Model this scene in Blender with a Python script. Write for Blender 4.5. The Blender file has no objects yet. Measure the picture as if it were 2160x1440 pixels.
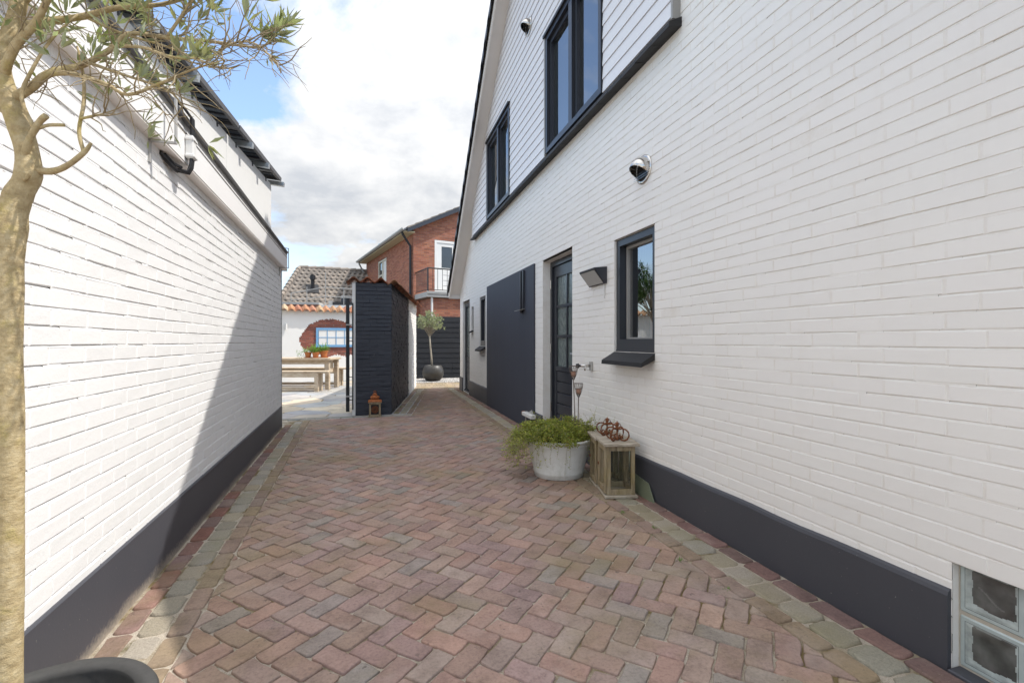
import bpy, math, random
from mathutils import Vector, Matrix
random.seed(7)
R = random.Random(11)
SC = bpy.context.scene
COL = SC.collection

# ------------------------------------------------------------------ camera, sky, sun, exposure
YAW = math.radians(15.76)
cam_d = bpy.data.cameras.new('camera'); cam = bpy.data.objects.new('camera', cam_d); COL.objects.link(cam)
cam_d.sensor_width = 36; cam_d.lens = 36 * 1010 / 2160; cam_d.clip_start = 0.05; cam_d.clip_end = 800
cam.location = (0, 0, 1.2); cam.rotation_euler = (math.radians(90), 0, -YAW)
SC.camera = cam
SUN = Vector((.416, -.103, .605)).normalized()
sun_el = math.asin(SUN.z); sun_az = math.atan2(SUN.x, SUN.y)
sl = bpy.data.lights.new('sun', 'SUN'); sl.energy = 2.0; sl.angle = math.radians(.53); sl.color = (1, .955, .89)
so = bpy.data.objects.new('sun', sl); COL.objects.link(so)
so.rotation_euler = (-SUN).to_track_quat('-Z', 'Y').to_euler(); so.location = SUN * 40
W = bpy.data.worlds.new('World'); SC.world = W; W.use_nodes = True
wn, wl = W.node_tree.nodes, W.node_tree.links
wn.clear()
def wnode(t, **k):
    n = wn.new(t)
    for a, b in k.items(): setattr(n, a, b)
    return n
def wmath(op, a, b=None, c=None, clamp=False):
    n = wnode('ShaderNodeMath', operation=op, use_clamp=clamp)
    for i, x in enumerate((a, b, c)):
        if x is None: continue
        if isinstance(x, (int, float)): n.inputs[i].default_value = x
        else: wl.new(x, n.inputs[i])
    return n.outputs[0]
sky = wnode('ShaderNodeTexSky', sky_type='NISHITA', sun_disc=False)
sky.sun_elevation = sun_el; sky.sun_rotation = sun_az; sky.air_density = 1.0; sky.dust_density = 1.6; sky.ozone_density = 1.4
tc = wnode('ShaderNodeTexCoord'); sep = wnode('ShaderNodeSeparateXYZ'); wl.new(tc.outputs['Generated'], sep.inputs[0])
zz = wmath('ADD', wmath('MAXIMUM', sep.outputs[2], 0), .32)
cmb = wnode('ShaderNodeCombineXYZ')
wl.new(wmath('DIVIDE', sep.outputs[0], zz), cmb.inputs[0]); wl.new(wmath('DIVIDE', sep.outputs[1], zz), cmb.inputs[1])
cmb.inputs[2].default_value = 3.7
def wnoise(scale, detail, rough, src, off=(0, 0, 0), dist=0):
    mp = wnode('ShaderNodeMapping'); mp.inputs[1].default_value = off; wl.new(src, mp.inputs[0])
    n = wnode('ShaderNodeTexNoise'); n.inputs['Scale'].default_value = scale; n.inputs['Detail'].default_value = detail
    n.inputs['Roughness'].default_value = rough; n.inputs['Distortion'].default_value = dist
    wl.new(mp.outputs[0], n.inputs['Vector']); return n.outputs[0]
n1 = wnoise(1.5, 13, .6, cmb.outputs[0], (1.3, .4, 0), .25)
n2 = wnoise(4.2, 9, .58, cmb.outputs[0], (4.1, 2.2, 1), .1)
# a cloud bank stands to the north, broken cloud elsewhere
vd = wnode('ShaderNodeVectorMath', operation='DOT_PRODUCT'); wl.new(tc.outputs['Generated'], vd.inputs[0]); vd.inputs[1].default_value = Vector((.22, .93, .28)).normalized()
bank = wmath('MULTIPLY_ADD', vd.outputs['Value'], 3.6, -3.22)
bank = wmath('MAXIMUM', bank, wmath('MULTIPLY_ADD', wmath('MAXIMUM', sep.outputs[2], 0), .24, -.13))
cov = wmath('MULTIPLY', wmath('SUBTRACT', wmath('ADD', n1, bank), .455), 9.5, clamp=True)
shade = wmath('MULTIPLY', wmath('SUBTRACT', n2, .36), 3.4, clamp=True)
cr = wnode('ShaderNodeMix', data_type='RGBA'); wl.new(shade, cr.inputs['Factor'])
cr.inputs['A'].default_value = (2.35, 2.46, 2.64, 1); cr.inputs['B'].default_value = (3.65, 3.65, 3.63, 1)
zc = wmath('MAXIMUM', sep.outputs[2], 0)
cz = wmath('MULTIPLY_ADD', zc, wmath('MULTIPLY_ADD', zc, 1.0, .2), .70)
cs = wnode('ShaderNodeVectorMath', operation='SCALE'); wl.new(cr.outputs['Result'], cs.inputs[0]); wl.new(cz, cs.inputs['Scale'])
mx = wnode('ShaderNodeMix', data_type='RGBA'); wl.new(cov, mx.inputs['Factor'])
wl.new(sky.outputs[0], mx.inputs['A']); wl.new(cs.outputs[0], mx.inputs['B'])
bg = wnode('ShaderNodeBackground'); bg.inputs[1].default_value = .15; wl.new(mx.outputs['Result'], bg.inputs[0])
wo = wnode('ShaderNodeOutputWorld'); wl.new(bg.outputs[0], wo.inputs[0])
SC.view_settings.view_transform = 'Standard'; SC.view_settings.look = 'None'
SC.view_settings.exposure = 1.2; SC.view_settings.gamma = 1; SC.view_settings.use_curve_mapping = False

# ------------------------------------------------------------------ materials
MATS = {}
class NT:
    def __init__(s, name):
        s.m = bpy.data.materials.new(name); s.m.use_nodes = True; s.n = s.m.node_tree.nodes; s.l = s.m.node_tree.links
        s.b = s.n['Principled BSDF']; s.out = s.n['Material Output']; MATS[name] = s.m
        s.tc = None
    def node(s, t, **k):
        n = s.n.new(t)
        for a, b in k.items(): setattr(n, a, b)
        return n
    def obj(s):
        if not s.tc: s.tc = s.node('ShaderNodeNewGeometry')
        return s.tc.outputs['Position']
    def noise(s, scale, detail=4, rough=.55, src=None, stretch=None, dist=0):
        src = src or s.obj()
        if stretch:
            mp = s.node('ShaderNodeMapping'); mp.inputs['Scale'].default_value = stretch; s.l.new(src, mp.inputs[0]); src = mp.outputs[0]
        n = s.node('ShaderNodeTexNoise'); n.inputs['Scale'].default_value = scale; n.inputs['Detail'].default_value = detail
        n.inputs['Roughness'].default_value = rough; n.inputs['Distortion'].default_value = dist
        s.l.new(src, n.inputs['Vector']); return n.outputs[0]
    def ramp(s, fac, stops):
        r = s.node('ShaderNodeValToRGB'); e = r.color_ramp.elements
        while len(e) < len(stops): e.new(.5)
        for i, (p, c) in enumerate(stops):
            e[i].position = p; e[i].color = tuple(c) + (1,) if len(c) == 3 else c
        s.l.new(fac, r.inputs[0]); return r.outputs[0]
    def mix(s, fac, a, b, blend='MIX'):
        n = s.node('ShaderNodeMix', data_type='RGBA', blend_type=blend)
        for k, x in (('Factor', fac), ('A', a), ('B', b)):
            if isinstance(x, (int, float)): n.inputs[k].default_value = x
            elif isinstance(x, tuple): n.inputs[k].default_value = x + (1,)
            else: s.l.new(x, n.inputs[k])
        return n.outputs['Result']
    def math(s, op, a, b=None, clamp=False):
        n = s.node('ShaderNodeMath', operation=op, use_clamp=clamp)
        for i, x in enumerate((a, b)):
            if x is None: continue
            if isinstance(x, (int, float)): n.inputs[i].default_value = x
            else: s.l.new(x, n.inputs[i])
        return n.outputs[0]
    def tint(s):
        a = s.node('ShaderNodeAttribute'); a.attribute_name = 'tint'; return a.outputs['Color']
    def orand(s):
        return s.node('ShaderNodeObjectInfo').outputs['Random']
    def col(s, c):
        if isinstance(c, tuple): s.b.inputs['Base Color'].default_value = c + (1,)
        else: s.l.new(c, s.b.inputs['Base Color'])
        return s
    def rough(s, r, metal=0, spec=.5):
        if isinstance(r, (int, float)): s.b.inputs['Roughness'].default_value = r
        else: s.l.new(r, s.b.inputs['Roughness'])
        s.b.inputs['Metallic'].default_value = metal; s.b.inputs['Specular IOR Level'].default_value = spec; return s
    def bump(s, h, strength=.3, dist=.002, prev=None):
        n = s.node('ShaderNodeBump'); n.inputs['Strength'].default_value = strength; n.inputs['Distance'].default_value = dist
        s.l.new(h, n.inputs['Height'])
        s.l.new(n.outputs[0], s.b.inputs['Normal']); return s

def paint(name, c, rough=.6, bump=.25, bs=90, var=.06, spec=.4, bd=.0015):
    t = NT(name)
    n = t.noise(3.2, 5, .6); d = tuple(x * (1 - var * 2.2) for x in c)
    n2 = t.noise(.55, 3, .5)
    k = t.mix(t.math('MULTIPLY', n2, .6), t.mix(n, d, c), tuple(min(1, x * (1 + var * .4)) for x in c))
    t.col(k).rough(rough, 0, spec)
    t.bump(t.noise(bs, 4, .6), bump, bd); return t
# white painted brick, smooth (house) and rustic (garage)
t = NT('white_brick'); n = t.noise(1.1, 4, .6); g = t.noise(26, 4, .65)
k = t.mix(t.math('MULTIPLY', g, .35), (.84, .815, .775), (.79, .76, .715)); k = t.mix(t.math('MULTIPLY', n, .5), k, (.85, .83, .80))
st = t.noise(3.0, 6, .65, stretch=(3, 3, .16)); k = t.mix(t.ramp(st, [(.55, (0, 0, 0)), (.8, (.14, .14, .14))]), k, (.70, .65, .57))
k = t.mix(1, k, t.tint(), 'MULTIPLY'); t.col(k).rough(.55, 0, .35).bump(t.noise(130, 5, .62), .3, .0016)
t = NT('white_mortar'); g = t.noise(9, 5, .7)
t.col(t.mix(t.ramp(g, [(.42, (0, 0, 0)), (.66, (1, 1, 1))]), (.83, .805, .765), (.77, .73, .675))).rough(.8, 0, .2).bump(t.noise(170, 4, .7), .4, .002)
t = NT('white_rustic'); g = t.noise(60, 5, .7); n = t.noise(1.4, 4, .6)
k = t.mix(t.math('MULTIPLY', n, .6), (.79, .785, .775), (.72, .71, .69)); k = t.mix(1, k, t.tint(), 'MULTIPLY')
t.col(k).rough(.6, 0, .3).bump(t.math('ADD', t.math('MULTIPLY', t.noise(28, 5, .6), .9), g), .4, .003)
t = NT('dark_brick'); n = t.noise(2.5, 4, .6)
k = t.mix(n, (.022, .026, .038), (.042, .046, .060)); k = t.mix(1, k, t.tint(), 'MULTIPLY')
t.col(k).rough(.5, 0, .5).bump(t.math('ADD', t.math('MULTIPLY', t.noise(30, 5, .6), 1.3), t.noise(110, 4, .7)), .5, .003)
t = NT('dark_plinth'); n = t.noise(1.6, 5, .65); sp = t.noise(95, 2, .5); st = t.noise(2.2, 5, .6, stretch=(1, 1, .25))
k = t.mix(n, (.046, .048, .060), (.066, .067, .080)); k = t.mix(t.math('MULTIPLY', st, .5), k, (.074, .074, .082))
k = t.mix(t.ramp(sp, [(.74, (0, 0, 0)), (.79, (1, 1, 1))]), k, (.22, .21, .2))
sz = t.node('ShaderNodeSeparateXYZ'); t.l.new(t.obj(), sz.inputs[0]); fz = t.math('SUBTRACT', t.math('ADD', t.math('MULTIPLY', t.noise(60, 4, .7), .09), t.math('MULTIPLY', t.noise(2.5, 3), .07)), sz.outputs[2])
k = t.mix(t.math('MULTIPLY', t.math('MULTIPLY', t.math('SUBTRACT', fz, .035), 14, clamp=True), t.math('LESS_THAN', sz.outputs[0], 0)), k, (.40, .34, .27)); t.col(k).rough(.52, 0, .5).bump(t.noise(70, 5, .65), .25, .002)
t = NT('dark_render'); st = t.noise(2.0, 6, .65, stretch=(1, 2.2, .22)); n = t.noise(1.2, 4, .5)
k = t.mix(st, (.036, .040, .056), (.060, .064, .082)); t.col(t.mix(t.math('MULTIPLY', n, .5), k, (.046, .050, .066))).rough(.62, 0, .35).bump(t.noise(60, 5, .6, stretch=(1, 1.5, .5)), .3, .002)
paint('frame_dark', (.030, .033, .042), .34, .08, 60, .08, .5)
paint('frame_black', (.016, .016, .018), .45, .15, 60, .1, .45)
paint('slate_black', (.022, .021, .022), .6, .35, 60, .15, .4)
paint('frame_grey', (.36, .35, .335), .5, .1)
paint('board_white', (.78, .77, .785), .45, .06, 60, .03, .4)
paint('barge_white', (.84, .79, .74), .5, .1, 40, .06, .4)
paint('fascia_white', (.80, .785, .765), .45, .08, 60, .05, .4)
paint('trim_grey', (.10, .10, .105), .45, .1)
paint('zinc_grey', (.42, .41, .39), .42, .12, 30, .12)
paint('plaster', (.80, .785, .75), .8, .35, 40, .05, .2, .003)
paint('plastic_white', (.74, .73, .70), .4, .05)
paint('cable_black', (.02, .02, .022), .5, .05)
paint('dark_timber', (.021, .023, .028), .55, .3, 45, .2, .45)
paint('flat_white', (.76, .75, .72), .55, .1)
paint('blue_frame', (.17, .36, .58), .5, .1)
paint('cream_frame', (.62, .58, .47), .5, .1)
paint('gutter_metal', (.33, .33, .32), .45, .1)
paint('soffit_cream', (.52, .46, .30), .7, .1)
paint('candle_wax', (.62, .34, .24), .5, .05)
paint('curtain_green', (.06, .16, .14), .85, .3, 30)
paint('room_wall', (.30, .27, .24), .9, .1)
paint('room_box', (.40, .22, .13), .7, .1)
paint('earth', (.05, .038, .028), .95, .6, 60, .3, .1, .01)
t = NT('steel'); t.col((.62, .60, .57)).rough(.2, 1).bump(t.noise(40, 3, .5, stretch=(1, 6, 1)), .06, .001)
t = NT('galvanised'); t.col(t.mix(t.noise(20, 4), (.40, .45, .48), (.55, .58, .6))).rough(.35, .8)
t = NT('solar_cell'); t.col((.015, .018, .03)).rough(.25, 0, .6)
t = NT('wire'); t.col(t.mix(t.noise(60, 3), (.10, .085, .075), (.22, .17, .14))).rough(.55, .6)
t = NT('lamp_diffuser'); t.col((.42, .42, .41)).rough(.35).bump(t.noise(300, 2), .2, .001)
t = NT('rust'); n = t.noise(55, 6, .7); t.col(t.ramp(n, [(.3, (.07, .03, .018)), (.52, (.20, .075, .035)), (.75, (.34, .16, .09))])).rough(.85, 0, .2).bump(t.noise(160, 4, .7), .6, .003)
t = NT('rust_orange'); n = t.noise(40, 6, .7); t.col(t.ramp(n, [(.3, (.16, .05, .02)), (.55, (.40, .13, .045)), (.8, (.5, .24, .12))])).rough(.8, 0, .2).bump(t.noise(120, 4, .7), .5, .003)
t = NT('old_wood'); n = t.noise(14, 6, .65, stretch=(3, 3, .35)); m = t.noise(5, 4, .6)
k = t.ramp(n, [(.28, (.15, .115, .07)), (.5, (.33, .265, .17)), (.75, (.47, .40, .29))])
t.col(t.mix(t.ramp(m, [(.48, (0, 0, 0)), (.75, (.6, .6, .6))]), k, (.27, .215, .075))).rough(.8, 0, .2).bump(t.noise(40, 6, .7, stretch=(3, 3, .3)), .5, .004)
t = NT('grey_wood'); n = t.noise(16, 6, .65, stretch=(.4, 4, 4)); k = t.ramp(n, [(.28, (.20, .17, .13)), (.5, (.40, .345, .27)), (.75, (.54, .49, .42))])
t.col(k).rough(.8, 0, .2).bump(t.noise(40, 6, .7, stretch=(.4, 3, 3)), .4, .003)
t = NT('table_wood'); n = t.noise(9, 6, .6, stretch=(.35, 3, 3)); k = t.ramp(n, [(.28, (.34, .25, .17)), (.5, (.50, .40, .29)), (.78, (.62, .54, .43))]); t.col(k).rough(.75, 0, .2)
t = NT('zinc_tub'); n = t.noise(7, 6, .65); m = t.noise(3, 4, .6, stretch=(1, 1, .5)); k = t.ramp(n, [(.3, (.54, .53, .47)), (.5, (.70, .69, .65)), (.75, (.78, .78, .75))])
t.col(t.mix(t.ramp(m, [(.52, (0, 0, 0)), (.7, (.55, .55, .55))]), k, (.46, .44, .32))).rough(.5, 0, .4).bump(t.noise(30, 5, .6), .15, .003)
t = NT('pot_dark'); t.col(t.mix(t.noise(4, 5), (.038, .036, .033), (.06, .056, .05))).rough(.42, 0, .45).bump(t.noise(120, 3), .15, .001)
t = NT('pot_grey'); n = t.noise(45, 5, .7); t.col(t.mix(n, (.035, .035, .034), (.07, .068, .065))).rough(.7, 0, .3).bump(n, .3, .002)
t = NT('terracotta'); t.col(t.mix(t.noise(9, 4), (.42, .135, .045), (.56, .23, .095))).rough(.8, 0, .2)
t = NT('clay_tile'); t.col(t.mix(1, t.ramp(t.noise(14, 5, .65), [(.3, (.55, .5, .45)), (.6, (1, 1, 1))]), t.tint(), 'MULTIPLY')).rough(.85, 0, .2).bump(t.noise(60, 4), .3, .003)
t = NT('dark_tile'); t.col((.022, .023, .027)).rough(.4, 0, .5)
t = NT('grey_tile'); rr = t.orand(); k = t.ramp(rr, [(0, (.22, .19, .165)), (.5, (.31, .265, .225)), (1, (.40, .335, .28))])
t.col(t.mix(t.math('MULTIPLY', t.noise(5, 5, .7), .7), k, (.17, .15, .125))).rough(.85, 0, .2).bump(t.noise(50, 4), .3, .004)
t = NT('red_brick'); g = t.noise(35, 4, .6); w = t.noise(.7, 4, .6)
k = t.mix(1, t.tint(), t.ramp(g, [(.3, (.72, .72, .72)), (.65, (1.05, 1.05, 1.05))]), 'MULTIPLY'); t.col(t.mix(t.math('MULTIPLY', w, .22), k, (.34, .25, .2))).rough(.85, 0, .2)
t = NT('red_mortar'); t.col(t.mix(t.noise(12, 4), (.20, .15, .125), (.31, .25, .21))).rough(.95, 0, .1)
# paving
t = NT('paver'); g = t.noise(75, 6, .72); m = t.noise(1.3, 5, .62); s_ = t.noise(210, 3, .6); big = t.noise(.9, 3, .5)
k = t.mix(1, t.tint(), t.ramp(g, [(.25, (.66, .63, .61)), (.5, (.98, .97, .96)), (.78, (1.2, 1.18, 1.15))]), 'MULTIPLY')
k = t.mix(1, k, t.ramp(t.noise(8, 5, .65), [(.28, (.70, .69, .68)), (.5, (1, 1, 1)), (.75, (1.16, 1.15, 1.13))]), 'MULTIPLY')
k = t.mix(t.ramp(t.noise(2.2, 6, .7), [(.52, (0, 0, 0)), (.75, (.5, .5, .5))]), k, (.43, .36, .31))
k = t.mix(t.ramp(m, [(.50, (0, 0, 0)), (.68, (.62, .62, .62))]), k, (.235, .185, .095))
k = t.mix(t.ramp(t.noise(17, 5, .7), [(.62, (0, 0, 0)), (.71, (.75, .75, .75))]), k, (.085, .068, .055))
k = t.mix(t.ramp(s_, [(.66, (0, 0, 0)), (.73, (.75, .75, .75))]), k, (.44, .38, .32))
t.col(k).rough(.86, 0, .25).bump(t.math('ADD', t.math('MULTIPLY', t.noise(38, 5, .65), 1.5), t.noise(230, 4, .7)), .55, .004)
t = NT('sett'); g = t.noise(140, 4, .7); m = t.noise(2.1, 5, .6)
k = t.mix(1, t.tint(), t.ramp(g, [(.25, (.66, .66, .66)), (.5, (1, 1, 1)), (.8, (1.25, 1.25, 1.25))]), 'MULTIPLY')
k = t.mix(t.ramp(m, [(.5, (0, 0, 0)), (.7, (.6, .6, .6))]), k, (.23, .205, .10)); t.col(k).rough(.8, 0, .3).bump(t.math('ADD', t.math('MULTIPLY', t.noise(35, 5, .6), 2), g), .6, .005)
t = NT('joint_sand'); g = t.noise(240, 4, .75); m = t.noise(2.3, 6, .65); m2 = t.noise(6.5, 5, .6)
k = t.ramp(g, [(.3, (.26, .21, .16)), (.5, (.48, .42, .34)), (.75, (.64, .58, .50))])
k = t.mix(t.ramp(m, [(.47, (0, 0, 0)), (.6, (.85, .85, .85))]), k, (.16, .115, .035)); k = t.mix(t.ramp(m2, [(.60, (0, 0, 0)), (.7, (.8, .8, .8))]), k, (.10, .085, .025))
t.col(k).rough(.95, 0, .1).bump(g, .8, .006)
t = NT('flagstone'); n = t.noise(3.5, 6, .7, stretch=(1, 1.6, 1)); k = t.mix(1, t.tint(), t.ramp(n, [(.28, (.62, .62, .64)), (.5, (.95, .95, .95)), (.75, (1.2, 1.18, 1.12))]), 'MULTIPLY'); t.col(k).rough(.62, 0, .35).bump(t.noise(14, 6, .65), .35, .006)
t = NT('flag_mortar'); t.col(t.mix(t.noise(30, 4), (.42, .38, .32), (.56, .52, .45))).rough(.95, 0, .1)
t = NT('gravel'); t.col(t.tint()).rough(.8, 0, .3)
t = NT('soil_ground'); n = t.noise(.8, 6, .65); t.col(t.mix(n, (.16, .13, .10), (.25, .22, .18))).rough(.95, 0, .1)
t = NT('slate_green'); t.col(t.mix(t.noise(8, 5), (.13, .15, .095), (.20, .215, .15))).rough(.6, 0, .35)
# bark, leaves
t = NT('bark'); n = t.noise(55, 6, .7); m = t.noise(16, 6, .7)
k = t.ramp(n, [(.25, (.27, .20, .10)), (.5, (.42, .33, .185)), (.75, (.54, .455, .29))]); k = t.mix(t.ramp(m, [(.52, (0, 0, 0)), (.74, (.75, .75, .75))]), k, (.40, .33, .09))
t.col(k).rough(.85, 0, .2).bump(t.math('ADD', t.noise(120, 5, .7), t.math('MULTIPLY', t.noise(38, 4, .6, stretch=(1, 1, 2.2)), 1.5)), .6, .004)
t = NT('bark_grey'); t.col(t.mix(t.noise(30, 4), (.26, .22, .17), (.42, .38, .31))).rough(.85)
t = NT('twig'); t.col(t.mix(t.noise(30, 4), (.19, .14, .085), (.38, .31, .18))).rough(.8)
def leafmat(name, stops, back, tr=.35, rough=.45):
    t = NT(name); t.col((.1, .1, .1)); t.rough(rough, 0, .35)
    k = t.mix(1, t.tint(), t.ramp(t.noise(8, 3), [(.3, stops[0]), (.7, stops[1])]), 'MULTIPLY')
    gm = t.node('ShaderNodeNewGeometry'); k2 = t.mix(gm.outputs['Backfacing'], k, back); t.col(k2)
    tl = t.node('ShaderNodeBsdfTranslucent'); t.l.new(k, tl.inputs[0])
    mxs = t.node('ShaderNodeMixShader'); mxs.inputs[0].default_value = tr
    t.l.new(t.b.outputs[0], mxs.inputs[1]); t.l.new(tl.outputs[0], mxs.inputs[2]); t.l.new(mxs.outputs[0], t.out.inputs[0])
leafmat('leaf_olive', ((.15, .18, .055), (.27, .31, .10)), (.36, .39, .27), .4)
leafmat('leaf_olive_pale', ((.24, .29, .14), (.40, .45, .25)), (.46, .50, .38), .4)
leafmat('leaf_creeper', ((.20, .235, .04), (.39, .43, .10)), (.32, .36, .11), .4)
leafmat('leaf_herb', ((.085, .19, .02), (.19, .34, .05)), (.15, .28, .06))
leafmat('leaf_tree', ((.04, .09, .015), (.10, .16, .03)), (.09, .15, .04))
# glass: clear pane that reflects by Fresnel
def glass(name, ior=1.6, tintc=(.86, .9, .9), rough=0, bumps=None):
    t = NT(name); t.n.remove(t.b)
    fr = t.node('ShaderNodeFresnel'); fr.inputs[0].default_value = ior
    tr = t.node('ShaderNodeBsdfTransparent'); tr.inputs[0].default_value = tintc + (1,)
    gl = t.node('ShaderNodeBsdfGlossy'); gl.inputs['Roughness'].default_value = rough; gl.inputs['Color'].default_value = (.95, .97, 1, 1)
    if bumps:
        b = t.node('ShaderNodeBump'); b.inputs['Strength'].default_value = bumps[1]; b.inputs['Distance'].default_value = .004
        t.l.new(t.noise(bumps[0], 3, .5, stretch=bumps[2]), b.inputs['Height']); t.l.new(b.outputs[0], gl.inputs['Normal']); t.l.new(b.outputs[0], fr.inputs['Normal'])
    mxs = t.node('ShaderNodeMixShader'); t.l.new(fr.outputs[0], mxs.inputs[0]); t.l.new(tr.outputs[0], mxs.inputs[1]); t.l.new(gl.outputs[0], mxs.inputs[2]); t.l.new(mxs.outputs[0], t.out.inputs[0])
glass('glass', 4.0, (.80, .86, .86)); glass('glass_old', 1.45, (.86, .89, .86), .04, (40, .15, None))
t = NT('glass_wavy'); n = t.noise(60, 4, .6, stretch=(1, 1, .22)); t.col(t.ramp(n, [(.3, (.07, .09, .09)), (.7, (.20, .245, .235))])).rough(.12, 0, .9).bump(n, .7, .006)
t = NT('block_glass'); t.col(t.mix(t.noise(25, 3), (.34, .40, .40), (.50, .56, .55))).rough(.1, 0, .6).bump(t.noise(22, 2), .15, .004)
t = NT('block_core'); n = t.noise(30, 3, .5); t.col(t.mix(1, t.tint(), t.ramp(n, [(.3, (.75, .75, .75)), (.7, (1.2, 1.2, 1.2))]), 'MULTIPLY')).rough(.04, 0, .8).bump(t.noise(9, 2, .5, dist=1.5), .15, .01)
t = NT('glass_dark'); t.col((.02, .022, .025)).rough(.05, 0, .8)

# ------------------------------------------------------------------ mesh helpers
OFF = {}
class MB:
    def __init__(s, M=None): s.v = []; s.f = []; s.c = []; s.M = M
    def add(s, vs, fs, c=(1, 1, 1)):
        o = len(s.v); s.v += [tuple(x) for x in vs]; s.f += [tuple(i + o for i in f) for f in fs]; s.c += [c] * len(fs); return s
    def box(s, x0, x1, y0, y1, z0, z1, c=(1, 1, 1)):
        return s.hexa([(x0, y0, z0), (x1, y0, z0), (x1, y1, z0), (x0, y1, z0), (x0, y0, z1), (x1, y0, z1), (x1, y1, z1), (x0, y1, z1)], c)
    def hexa(s, p, c=(1, 1, 1)):
        return s.add(p, [(0, 3, 2, 1), (4, 5, 6, 7), (0, 1, 5, 4), (1, 2, 6, 5), (2, 3, 7, 6), (3, 0, 4, 7)], c)
    def bevbox(s, x0, x1, y0, y1, z0, z1, b=.004, c=(1, 1, 1)):
        vs = []; ids = {}
        X, Y, Z = (x0, x1), (y0, y1), (z0, z1)
        for i in (0, 1):
            for j in (0, 1):
                for k in (0, 1):
                    dx, dy, dz = (b if i == 0 else -b), (b if j == 0 else -b), (b if k == 0 else -b)
                    ids[i, j, k, 'x'] = len(vs); vs.append((X[i], Y[j] + dy, Z[k] + dz))
                    ids[i, j, k, 'y'] = len(vs); vs.append((X[i] + dx, Y[j], Z[k] + dz))
                    ids[i, j, k, 'z'] = len(vs); vs.append((X[i] + dx, Y[j] + dy, Z[k]))
        I = lambda i, j, k, a: ids[i, j, k, a]
        fs = []
        fs += [(I(0,0,0,'x'), I(0,0,1,'x'), I(0,1,1,'x'), I(0,1,0,'x')), (I(1,0,0,'x'), I(1,1,0,'x'), I(1,1,1,'x'), I(1,0,1,'x'))]
        fs += [(I(0,0,0,'y'), I(1,0,0,'y'), I(1,0,1,'y'), I(0,0,1,'y')), (I(0,1,0,'y'), I(0,1,1,'y'), I(1,1,1,'y'), I(1,1,0,'y'))]
        fs += [(I(0,0,0,'z'), I(0,1,0,'z'), I(1,1,0,'z'), I(1,0,0,'z')), (I(0,0,1,'z'), I(1,0,1,'z'), I(1,1,1,'z'), I(0,1,1,'z'))]
        for i in (0, 1):
            for j in (0, 1):
                fs.append((I(i,j,0,'x'), I(i,j,1,'x'), I(i,j,1,'y'), I(i,j,0,'y')))
                fs.append((I(i,0,j,'x'), I(i,1,j,'x'), I(i,1,j,'z'), I(i,0,j,'z')))
                fs.append((I(0,i,j,'y'), I(1,i,j,'y'), I(1,i,j,'z'), I(0,i,j,'z')))
                for k in (0, 1): fs.append((I(i,j,k,'x'), I(i,j,k,'y'), I(i,j,k,'z')))
        return s.add(vs, fs, c)
    def tube(s, pts, rad, n=6, c=(1, 1, 1), cap=True):
        pts = [Vector(p) for p in pts]
        if not isinstance(rad, (list, tuple)): rad = [rad] * len(pts)
        vs = []; fs = []
        up = Vector((0.13, .31, .94))
        for i, p in enumerate(pts):
            d = (pts[min(i + 1, len(pts) - 1)] - pts[max(i - 1, 0)]).normalized()
            a = d.cross(up)
            if a.length < .05: a = d.cross(Vector((1, .2, 0)))
            a.normalize(); b = d.cross(a)
            for k in range(n):
                q = 2 * math.pi * k / n; vs.append(p + a * (math.cos(q) * rad[i]) + b * (math.sin(q) * rad[i]))
        for i in range(len(pts) - 1):
            for k in range(n):
                fs.append((i * n + k, i * n + (k + 1) % n, (i + 1) * n + (k + 1) % n, (i + 1) * n + k))
        if cap: fs += [tuple(range(n)), tuple((len(pts) - 1) * n + k for k in reversed(range(n)))]
        return s.add(vs, fs, c)
    def lathe(s, prof, n=32, o=(0, 0, 0), c=(1, 1, 1)):
        vs = []; fs = []
        for r, z in prof:
            for k in range(n):
                q = 2 * math.pi * k / n; vs.append((o[0] + r * math.cos(q), o[1] + r * math.sin(q), o[2] + z))
        for i in range(len(prof) - 1):
            for k in range(n): fs.append((i * n + k, i * n + (k + 1) % n, (i + 1) * n + (k + 1) % n, (i + 1) * n + k))
        return s.add(vs, fs, c)
    def prism(s, poly, axis, a, b, c=(1, 1, 1)):
        n = len(poly)
        def P(p, h):
            if axis == 'x': return (h, p[0], p[1])
            if axis == 'y': return (p[0], h, p[1])
            return (p[0], p[1], h)
        vs = [P(p, a) for p in poly] + [P(p, b) for p in poly]
        fs = [tuple(range(n)), tuple(reversed(range(n, 2 * n)))] + [(i, i + n, (i + 1) % n + n, (i + 1) % n) for i in range(n)]
        return s.add(vs, fs, c)
    def build(s, name, mat, parent=None, smooth=False, kind=None, label=None, fix=True):
        me = bpy.data.meshes.new(name)
        vs = s.v
        if s.M is not None: vs = [tuple(s.M @ Vector(p)) for p in vs]
        if parent is not None:
            L = OFF[parent.name]; vs = [(p[0] - L[0], p[1] - L[1], p[2] - L[2]) for p in vs]
        me.from_pydata(vs, [], s.f)
        at = me.attributes.new('tint', 'FLOAT_COLOR', 'FACE')
        at.data.foreach_set('color', [x for c in s.c for x in (c[0], c[1], c[2], 1.0)])
        me.materials.append(MATS[mat])
        if smooth: me.polygons.foreach_set('use_smooth', [len(f) <= 6 or smooth != 'rim' for f in s.f])
        if fix:
            import bmesh
            bm = bmesh.new(); bm.from_mesh(me); bmesh.ops.recalc_face_normals(bm, faces=bm.faces); bm.to_mesh(me); bm.free()
        me.update()
        o = bpy.data.objects.new(name, me); COL.objects.link(o)
        if parent is not None: o.parent = parent; OFF[o.name] = OFF[parent.name]
        else: OFF[o.name] = (0, 0, 0)
        if kind: o['kind'] = kind
        if label: o['label'] = label
        return o
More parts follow.
